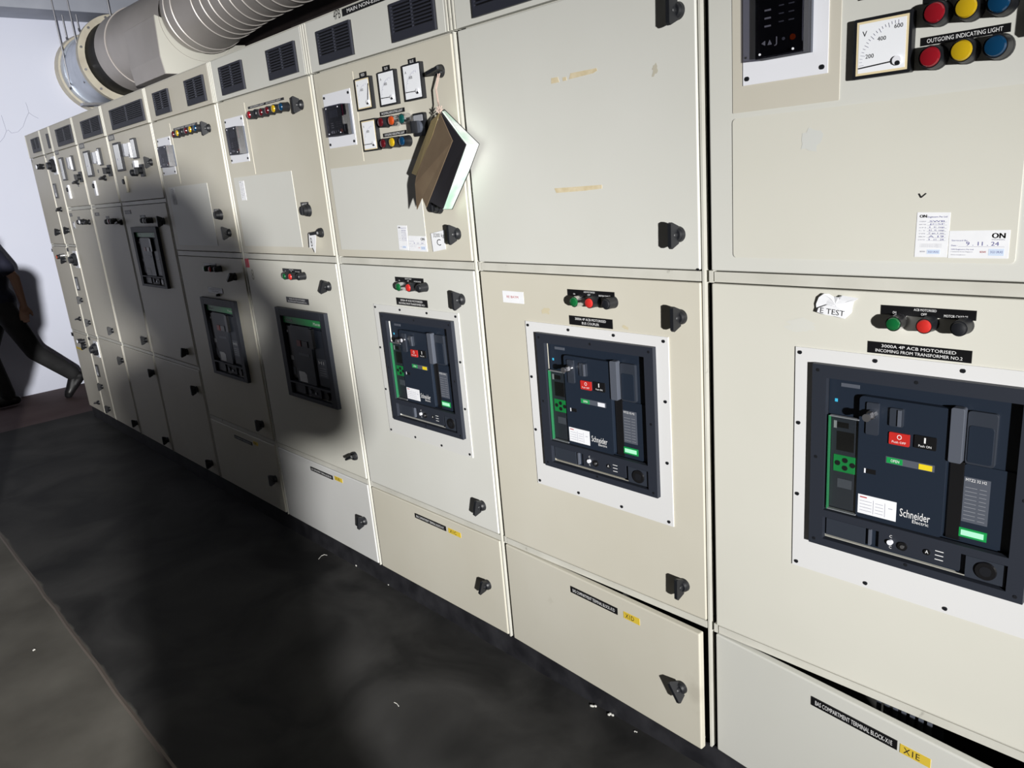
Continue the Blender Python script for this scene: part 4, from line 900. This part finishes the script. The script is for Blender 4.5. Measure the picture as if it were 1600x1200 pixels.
for k_, tl, br, kk in ((0, kA(655, 1018), kA(742, 1195), kA), (1, kD(207, 22), kD(292, 196), kD), (2, kE(295, 122), kE(357, 250), kE)):
    d = CAB[1][2][k_]; q = prect(tl, br, 0.01); b = MB(); b.box(q[0], q[1], -0.010, 0, q[2], q[3], BLACKP); b.box(q[0]+0.01, q[1]-0.01, -0.011, -0.010, q[2]+0.01, q[3]-0.01, LGREYP); b.box(q[0]+0.5*(q[1]-q[0]), q[1]-0.015, -0.012, -0.011, q[2]+0.012, q[2]+0.035, WHITEP); b.build('panel_meter', d)
plate(CAB[1][2][0], rect(kA(562, 650), kA(582, 690)), [], base=GP); plate(CAB[1][2][1], rect(kC(350, 700), kC(385, 745)), []); plate(CAB[1][2][2], rect(kD(378, 772), kD(412, 815)), [])
# marks between the cream relay cabinets
q = rect(kI(381, 404), kI(391, 418)); plate(CAB[6][2][1], (-3.385, -3.352, q[2], q[3]), [], name='warning_sticker', base=mat('red_sticker', (0.55, 0.02, 0.05), 0.5), label='small red sticker')
q = at(kI(395, 429)); b = MB(); b.text('8', q[0]-0.012, q[0]+0.012, q[1]-0.024, q[1]+0.024, -0.0006, mat('grey_pen', (0.35, 0.34, 0.28), 0.7)); b.build('pen_mark', CAB[6][2][1])

# slotted wiring duct seen through the open lower door of the nearest cabinet
b = MB(); x0, x1 = -0.585, -0.455; zt = 0.40
b.box(x0, x1, 0.06, 0.063, 0.14, zt-0.03, GREYP); b.box(x0, x1, 0.11, 0.113, 0.14, zt-0.03, GREYP); b.box(x0, x1, 0.063, 0.11, 0.14, 0.143, GREYP)
for i in range(7): b.box(x0+0.003+i*0.018, x0+0.013+i*0.018, 0.06, 0.063, zt-0.03, zt+0.015, GREYP)
b.build('slotted_wiring_duct', CAB[9][0])
b = MB()
b.box(-1.40, -1.33, 0.03, 0.09, 0.40, 0.452, GREYP); b.build('terminal_block', CAB[8][0])

# ------------------------------------------------------------------ paper tags hanging from handles
def tag_paper(door_pts, y, txt, label, name='paper_tag', top=None):
    q = [at(p, y) for p in door_pts]; b = MB(); b.prism(q[::-1], y-0.0008, y, PAPER)
    for (s, a, c, e, f) in txt:
        A = at(a, y); C = at(c, y); b.text(s, A[0], C[0], C[1], A[1], y-0.0012, BLACKI)
    if top: b.tube((top[0], -0.02, top[1]), (q[0][0]+0.01, y, q[0][1]), 0.001, STRING, 5)
    return tag(b.build(name), label, 'paper tag')
tag_paper([k4(1010, 1062), k4(1045, 1052), k4(1056, 1080), k4(1052, 1182), k4(1036, 1148), k4(1016, 1150)], -0.026, [('B', k4(1020, 1086), k4(1038, 1140), 0, 0)], 'white paper tag lettered B hanging from a door handle', top=at(k4(1070, 1055), -0.02))
tag_paper([kU(650, 993), kU(730, 972), kU(737, 1085), kU(665, 1100)], -0.004, [('3200 kg', kU(664, 992), kU(730, 1022), 0, 0), ('C', kU(684, 1026), kU(712, 1064), 0, 0)], 'white paper label lettered C beside the handle under the notebook')

# ------------------------------------------------------------------ hanging notebook
def P3(k, u, v, y):
    x, z = at(k(u, v), y); return Vector((x, y, z))
nb = thing('hanging_notebook', 'brown card notebook with green page edges hung by string from a door handle', 'notebook', P3(kX, 320, 1130, -0.03))
def slab(pts, thick, m, name, parent, off=(0, 1, 0), label=None):
    b = MB(); n = len(pts); o = Vector(off).normalized()*thick
    b.add(pts+[p+o for p in pts], [tuple(range(n))[::-1], tuple(range(n, 2*n))]+[(i, (i+1) % n, (i+1) % n+n, i+n) for i in range(n)], m)
    ob = b.build(name, parent)
    if label: ob['label'] = label
    return ob
slab([P3(kX, 325, 110, -0.070), P3(kX, 585, 440, -0.090), P3(kX, 345, 1110, -0.080), P3(kX, 205, 1030, -0.060)], 0.003, BOOKB, 'back_cover', nb)
slab([P3(kX, 335, 95, -0.060), P3(kX, 350, 85, -0.020), P3(kX, 706, 435, -0.025), P3(kX, 600, 720, -0.022), P3(kX, 425, 1112, -0.020), P3(kX, 345, 1112, -0.066), P3(kX, 590, 440, -0.078)], 0.006, PAGES, 'page_block', nb, label='white and pale green page edges')
slab([P3(kX, 356, 70, -0.014), P3(kX, 722, 432, -0.016), P3(kX, 616, 726, -0.014), P3(kX, 440, 1116, -0.012), P3(kX, 340, 1114, -0.010)], 0.003, BOOKB, 'rear_board', nb)
slab([P3(kX, 320, 120, -0.074), P3(kX, 445, 400, -0.110), P3(kX, 172, 1095, -0.105), P3(kX, 130, 990, -0.095), P3(kX, 75, 1118, -0.090), P3(kX, 55, 850, -0.085), P3(kX, 68, 770, -0.082)], 0.002, KRAFT, 'front_cover', nb, label='brown card cover')
slab([P3(kX, 310, 110, -0.072), P3(kX, 225, 190, -0.060), P3(kX, 20, 740, -0.058), P3(kX, 72, 762, -0.080), P3(kX, 240, 330, -0.078)], 0.002, KRAFT2, 'cover_flap', nb, label='tan card flap')
b = MB()
A = P3(k6, 950, 530, -0.028)
for off in (-0.004, 0.004): b.path([A+Vector((off, 0, 0)), P3(k6, 928+off*800, 640, -0.035), P3(k6, 945+off*500, 740, -0.045), P3(k6, 958, 800, -0.065)], 0.0016, STRING, 6)
K = P3(k6, 955, 790, -0.060)
for i in range(6):
    a = i*1.1; b.path([K, K+Vector((0.010*math.cos(a), -0.004, 0.010*math.sin(a))), K+Vector((0.012*math.cos(a+0.8), 0.002, 0.012*math.sin(a+0.8)))], 0.0015, STRING, 5)
b.build('string', nb)

# ------------------------------------------------------------------ ventilation duct
YD, ZD = 1.03, 2.885
duct = thing('ventilation_duct', 'large beige round ribbed air duct running above the cabinets into the white wall', 'duct', (-6.0, YD, ZD))
b = MB(); b.revx([(-8.25, 0.30), (-8.25, 0.352), (-8.17, 0.340), (-8.17, 0.30)], 1.03, 2.85, RINGP, 48); b.build('wall_collar', duct, smooth=True)
b = MB(); b.revx([(-8.20, 0.322), (-8.08, 0.322), (-8.08, 0.310), (-7.48, 0.318)], 1.03, 2.853, GALV, 48); b.build('steel_sleeve', duct, smooth=True)
b = MB(); b.revx([(-7.50, 0.300), (-7.50, 0.362), (-7.44, 0.362), (-7.44, 0.300)], 1.03, 2.855, RINGP, 48)
for i in range(12):
    a = 2*math.pi*(i+0.5)/12; b.tube((-7.455, 1.03+0.340*math.cos(a), 2.855+0.340*math.sin(a)), (-7.42, 1.03+0.340*math.cos(a), 2.855+0.340*math.sin(a)), 0.010, STEEL, 6)
b.build('bolted_flange', duct, smooth=True)
b = MB(); b.revx([(-7.46, 0.312), (-7.40, 0.300), (-7.34, 0.306), (-7.28, 0.297), (-7.14, 0.303)], 1.03, 2.862, CANVAS, 48); b.build('flexible_connector', duct, smooth=True)
b = MB(); b.revx([(-7.16, 0.300), (-7.16, 0.310), (-6.9, 0.308), (-6.9, 0.300), (-5.80, 0.272)], 1.03, 2.866, DUCTP, 64); b.build('duct_section', duct, smooth=True)
b = MB(); prof = [(-5.80, 0.258), (-5.68, 0.272), (-5.58, 0.266), (-5.30, 0.240), (-5.0, 0.218), (-4.7, 0.208), (-3.5, 0.200), (4.1, 0.200)]
b.revx(prof, YD, 2.905, DUCTP, 64)
def rad_at(x):
    for (a, ra), (c, rc) in zip(prof, prof[1:]):
        if a <= x <= c: return ra+(rc-ra)*(x-a)/(c-a)
    return 0.2
sp = b.build('spiral_duct', duct, smooth=True)
b = MB(); xs = [-5.69, -5.58, -5.31, -5.20, -5.10, -4.99, -4.87, -4.75, -4.62]+[-4.49+0.13*i for i in range(40)]
for x in xs:
    r_ = rad_at(x); b.revx([(x-0.006, r_+0.0005), (x-0.004, r_+0.006), (x+0.004, r_+0.006), (x+0.006, r_+0.0005)], YD, 2.905, DUCTR, 64)
b.build('seam_ribs', sp, smooth=True)
# take-off box round the duct
b = MB(); yF = 0.72
def yz_prism(b, poly, x0, x1, m):
    n = len(poly); b.add([(x0, p[0], p[1]) for p in poly]+[(x1, p[0], p[1]) for p in poly], [tuple(range(n))[::-1], tuple(range(n, 2*n))]+[(i, (i+1) % n, (i+1) % n+n, i+n) for i in range(n)], m)
yz_prism(b, [(yF+0.01, 2.885), (yF, 2.62), (yF+0.015, 2.505), (1.36, 2.505), (1.36, 2.715), (1.12, 2.70), (1.03, 2.78)], -6.44, -5.815, DUCTP)
b.build('takeoff_box', duct, bevel=0.003)
b = MB(); yz_prism(b, [(yF+0.012, 2.885), (yF+0.002, 2.62), (yF+0.017, 2.507), (1.36, 2.507), (1.36, 2.715), (1.12, 2.70), (1.03, 2.78)], -5.815, -5.808, OFFW)
b.build('box_end_plate', duct)
# hanger rods
def rayx(u, v, x): return wallpt(u, v, x)
for (p, q, x) in (((88, 15), (111, 140), -7.75), ((98, 30), (105, 62), -8.0), ((113, 28), (133, 130), -7.72), ((121, 38), (124, 48), -7.95), ((169, 0), (177, 46), -7.0)):
    a = rayx(*p, x); c = rayx(*q, x); a = Vector((c.x, c.y, 3.30 if x < -7.83 else 3.44)); 
    b = MB(); b.tube(a, c, 0.006, STEEL, 8); b.tube(c, c+Vector((0, 0, 0.02)), 0.011, STEEL, 6); b.build('hanger_rod', duct)
b = MB(); b.box(-7.80, -7.70, YD-0.33, YD+0.33, 2.515, 2.535, STEEL); b.build('hanger_bracket', duct)

# dark cable trays behind the cabinets
for y, z, lab in ((1.45, 2.62, 'lower dark cable tray behind the cabinets, below the ribbed duct'), (1.72, 3.05, 'upper dark cable tray on the back wall above the cabinets')):
    t = thing('cable_tray', lab, 'cable tray', (-3.0, y, z)); b = MB()
    b.box(-5.0, 1.0, y-0.14, y+0.14, z, z+0.004, TRAY); b.box(-5.0, 1.0, y-0.14, y-0.136, z, z+0.08, TRAY); b.box(-5.0, 1.0, y+0.136, y+0.14, z, z+0.08, TRAY); b.build('tray', t)
    b = MB()
    for i in range(4): b.tube((-5.0, y-0.09+0.05*i, z+0.03), (1.0, y-0.09+0.05*i, z+0.03), 0.020, CANVAS, 8)
    b.build('cable_run', t)
    b = MB()
    for x in (-4.6, -3.2, -1.8, -0.4): b.box(x, x+0.03, y-0.15, 1.995, z-0.03, z, TRAY)
    b.build('tray_bracket', t)

# ------------------------------------------------------------------ litter on the floor
def fl(u, v, z=0.0):
    d = FWD+(u-800)/F_PX*RGT-(v-600)/F_PX*UPV; t = (z-CAM.z)/d.z; q = CAM+t*d; return Vector((q.x, q.y, z))
LIT = mat('pale_debris', (0.65, 0.64, 0.60), 0.6)
def snippet(pts, label):
    b = MB(); b.path([fl(*p)+Vector((0, 0, 0.0015)) for p in pts], 0.0014, LIT, 6); tag(b.build('wire_offcut'), label, 'wire scrap')
snippet([(498, 874), (502, 869), (507, 867), (511, 868)], 'thin curled pale wire offcut on the floor near the plinth')
snippet([(616, 1098), (620, 1100), (623, 1104)], 'thin bent pale wire offcut lying on the middle of the dark floor')
def crumb(u, v, s, label):
    b = MB(); c = fl(u, v); n = 6
    for i in range(3): b.ell(c+Vector((random.uniform(-s, s), random.uniform(-s, s)*0.5, s*0.45)), s*0.7, s*0.5, s*0.45, LIT, 7, 5)
    tag(b.build('debris_crumb'), label, 'debris')
crumb(557, 884, 0.012, 'largest white plaster crumb at the plinth below the light grey lower door')
crumb(607, 914, 0.005, 'tiny white crumb on the floor left of the cream lower door')
crumb(928, 1105, 0.008, 'left white crumb of the pair at the plinth under the second nearest cabinet')
crumb(953, 1118, 0.008, 'right white crumb of the pair at the plinth under the second nearest cabinet')
crumb(993, 1144, 0.004, 'small single crumb by the plinth nearest to the camera')
crumb(53, 1016, 0.006, 'pale crumb on the bare concrete at the lower left')

# ------------------------------------------------------------------ people
def remeshed(mb, name, parent, voxel, smooth=6):
    o = mb.build(name, parent, smooth=False)
    r = o.modifiers.new('remesh', 'REMESH'); r.mode = 'VOXEL'; r.voxel_size = voxel; r.use_smooth_shade = True
    s = o.modifiers.new('smooth', 'SMOOTH'); s.factor = 0.5; s.iterations = smooth
    return o
def person(J, fwd, label, shirt=SHIRT, trousers=TROU, short_sleeve=True, curl=0.6, voxel=0.008, sl=1.0, lw=1.0):
    J = {k: Vector(v) for k, v in J.items()}; fwd = Vector(fwd).normalized(); side = fwd.cross(Vector((0, 0, 1))).normalized()
    base = (J['anL']+J['anR'])/2; base.z = 0
    root = thing('person', label, 'person', base)
    yaw = math.atan2(fwd.y, fwd.x); R3 = Matrix.Rotation(yaw, 3, 'Z')
    b = MB(); m = SKIN
    hips = (J['hipL']+J['hipR'])/2; chest = (J['shL']+J['shR'])/2
    b.ell(hips+Vector((0, 0, 0.03)), 0.115, 0.160, 0.12, m, rot=R3); b.ell((hips*0.5+chest*0.5), 0.100, 0.145, 0.17, m, rot=R3); b.ell(chest-Vector((0, 0, 0.10)), 0.110, 0.165, 0.15, m, rot=R3)
    b.capsule(chest+Vector((0, 0, -0.02)), J['head']-Vector((0, 0, 0.09)), 0.062, 0.054, m)
    h = J['head']; b.ell(h+fwd*0.0, 0.094, 0.074, 0.115, m, rot=R3); b.ell(h+fwd*0.025-Vector((0, 0, 0.055)), 0.070, 0.056, 0.062, m, rot=R3)
    b.ell(h+fwd*0.098-Vector((0, 0, 0.012)), 0.016, 0.012, 0.022, m, rot=R3)
    for s in (-1, 1): b.ell(h+side*0.074*s-Vector((0, 0, 0.01)), 0.018, 0.009, 0.030, m, rot=R3)
    b.ell(h+fwd*0.088-Vector((0, 0, 0.052)), 0.010, 0.024, 0.007, m, rot=R3)
    for S_ in 'LR':
        sh, el, wr, ha = J['sh'+S_], J['el'+S_], J['wr'+S_], J['ha'+S_]
        b.capsule(chest+(sh-chest)*0.6, sh, 0.06, 0.056, m); b.capsule(sh, el, 0.050, 0.038, m); b.capsule(el, wr, 0.040, 0.026, m)
        d = (ha-wr).normalized(); palm = wr+d*0.085; pn = d.cross(fwd if abs(d.dot(fwd)) < 0.9 else Vector((0, 0, 1))).normalized(); across = d.cross(pn).normalized()
        b.capsule(wr, wr+d*0.03, 0.026, 0.030, m)
        for i in range(4):
            o_ = across*(0.030-0.020*i); b.capsule(wr+d*0.02+o_*0.7, palm+o_, 0.013, 0.0105, m, 8)
            ln = (0.040, 0.046, 0.043, 0.034)[i]; k1_ = palm+o_+d*ln-pn*ln*curl*0.4; k2_ = k1_+d*ln*0.55*(1-curl*0.5)-pn*ln*curl*0.8
            b.capsule(palm+o_, k1_, 0.0100, 0.0088, m, 8); b.capsule(k1_, k2_, 0.0088, 0.0075, m, 8)
        t0 = wr+d*0.030+across*0.028; t1 = t0+d*0.032+across*0.026-pn*0.008; b.capsule(t0, t1, 0.0125, 0.0105, m, 8); b.capsule(t1, t1+d*0.030+across*0.004-pn*0.010, 0.0105, 0.0085, m, 8)
        hp, kn, an, toe = J['hip'+S_], J['kn'+S_], J['an'+S_], J['toe'+S_]
        b.capsule(hp, kn, 0.082, 0.054, m); b.capsule(kn, an, 0.054, 0.036, m); b.capsule(an, toe, 0.040, 0.030, m)
    remeshed(b, 'body', root, voxel, 4)
    b = MB()
    for s in (-1, 1): b.ell(h+fwd*0.082+side*0.031*s+Vector((0, 0, 0.012)), 0.012, 0.012, 0.008, EYEW, rot=R3); b.ell(h+fwd*0.091+side*0.031*s+Vector((0, 0, 0.012)), 0.005, 0.005, 0.005, BLACKI, rot=R3)
    b.build('eyes', root)
    b = MB(); b.ell(h-fwd*0.014+Vector((0, 0, 0.028)), 0.100, 0.083, 0.108, HAIR, rot=R3); b.ell(h-fwd*0.040-Vector((0, 0, 0.02)), 0.070, 0.078, 0.090, HAIR, rot=R3); remeshed(b, 'hair', root, 0.010, 4)
    b = MB(); b.ell(hips+Vector((0, 0, 0.06)), 0.140*lw, 0.185*lw, 0.12, shirt, rot=R3); b.ell((hips*0.5+chest*0.5), 0.132*lw, 0.178*lw, 0.20, shirt, rot=R3); b.ell(chest-Vector((0, 0, 0.09)), 0.132*lw, 0.188*lw, 0.155, shirt, rot=R3)
    b.capsule(chest-Vector((0, 0, 0.02)), chest+Vector((0, 0, 0.03)), 0.085, 0.068, shirt)
    for S_ in 'LR':
        sh, el, wr = J['sh'+S_], J['el'+S_], J['wr'+S_]; b.capsule(chest+(sh-chest)*0.5, sh, 0.078, 0.072, shirt)
        if short_sleeve: b.capsule(sh, sh+(el-sh)*0.72, 0.068, 0.064, shirt)
        else: b.capsule(sh, el, 0.068, 0.056*sl, shirt); b.capsule(el, el+(wr-el)*0.92, 0.056*sl, 0.042*sl, shirt)
    remeshed(b, 'shirt', root, 0.014, 8)
    b = MB(); b.ell(hips+Vector((0, 0, 0.0)), 0.132*lw, 0.178*lw, 0.13, trousers, rot=R3)
    for S_ in 'LR':
        hp, kn, an = J['hip'+S_], J['kn'+S_], J['an'+S_]; b.capsule(hp, kn, 0.100*lw, 0.076*lw, trousers); b.capsule(kn, an+(kn-an)*0.06, 0.076*lw, 0.066, trousers)
    remeshed(b, 'trousers', root, 0.014, 8)
    for S_ in 'LR':
        an, toe = J['an'+S_], J['toe'+S_]; d = (toe-an); dd = Vector((d.x, d.y, 0)).normalized(); heel = an-dd*0.05+Vector((0, 0, -0.03 if an.z < 0.12 else -0.02))
        b = MB(); b.capsule(an-Vector((0, 0, 0.01)), heel, 0.048, 0.042, SHOE); b.capsule(heel, toe, 0.042, 0.040, SHOE); b.capsule(an, toe, 0.045, 0.036, SHOE); b.capsule(toe, toe+d.normalized()*0.03, 0.042, 0.034, SHOE)
        s_ = remeshed(b, 'shoe', root, 0.010, 4)
    return root
# the person striding out past the far end of the row
person(dict(head=(-7.80, -0.42, 1.66), shL=(-7.99, -0.30, 1.43), shR=(-7.62, -0.30, 1.43), elL=(-8.04, -0.44, 1.16), wrL=(-8.02, -0.62, 0.98), haL=(-8.01, -0.72, 0.93),
            elR=(-7.60, -0.155, 1.13), wrR=(-7.62, -0.135, 0.90), haR=(-7.63, -0.15, 0.80), hipL=(-7.90, -0.28, 0.90), hipR=(-7.72, -0.28, 0.90),
            knL=(-7.92, -0.44, 0.50), anL=(-7.92, -0.37, 0.085), toeL=(-7.92, -0.55, 0.045), knR=(-7.74, -0.12, 0.47), anR=(-7.74, 0.14, 0.20), toeR=(-7.75, 0.07, 0.05)),
       (0, -1, 0), 'person in a dark short-sleeved shirt and dark trousers walking out by the white wall')
# a second onlooker, standing behind the camera with both forearms raised; the body breaks the torch light
def nearer_torch(J, k=0.87):
    return {n: (TORCH.x+(v[0]-TORCH.x)*k, TORCH.y+(v[1]-TORCH.y)*k, TORCH.z+(v[2]-TORCH.z)*k if v[2] > 1.0 else v[2]) for n, v in J.items()}
person(nearer_torch(dict(head=(0.31, -1.640, 1.515), shL=(0.21, -1.70, 1.26), shR=(0.46, -1.62, 1.32), elL=(0.15, -1.66, 1.07), elR=(0.18, -1.395, 1.235), wrL=(0.12, -1.62, 1.32), wrR=(0.15, -1.41, 1.40), haL=(0.09, -1.58, 1.43), haR=(0.12, -1.44, 1.47),
            hipL=(0.29, -1.695, 0.88), hipR=(0.46, -1.65, 0.88), knL=(0.28, -1.69, 0.48), knR=(0.46, -1.645, 0.48), anL=(0.28, -1.71, 0.085), anR=(0.47, -1.66, 0.085), toeL=(0.24, -1.56, 0.045), toeR=(0.43, -1.50, 0.045))),
       (-0.25, 0.97, 0), 'person with both forearms raised, outside the frame behind the camera', curl=1.0, short_sleeve=False, sl=1.15, lw=0.87)
# a bystander just outside the left edge, one shoe tip by the frame
person(dict(head=(-3.14, -1.275, 1.500), shL=(-3.30, -1.36, 1.32), shR=(-3.02, -1.155, 1.32), elL=(-3.36, -1.40, 1.04), elR=(-3.00, -1.175, 1.05), wrL=(-3.30, -1.34, 0.84), wrR=(-3.10, -1.22, 0.86), haL=(-3.28, -1.31, 0.77), haR=(-3.16, -1.25, 0.79),
            hipL=(-3.24, -1.40, 0.84), hipR=(-3.06, -1.33, 0.84), knL=(-3.22, -1.46, 0.46), knR=(-3.04, -1.43, 0.46), anL=(-3.20, -1.58, 0.085), anR=(-3.03, -1.53, 0.085), toeL=(-3.22, -1.44, 0.045), toeR=(-3.02, -1.40, 0.045)),
       (-0.35, 0.93, 0), 'person in dark clothes standing just outside the left edge, facing the cabinets')
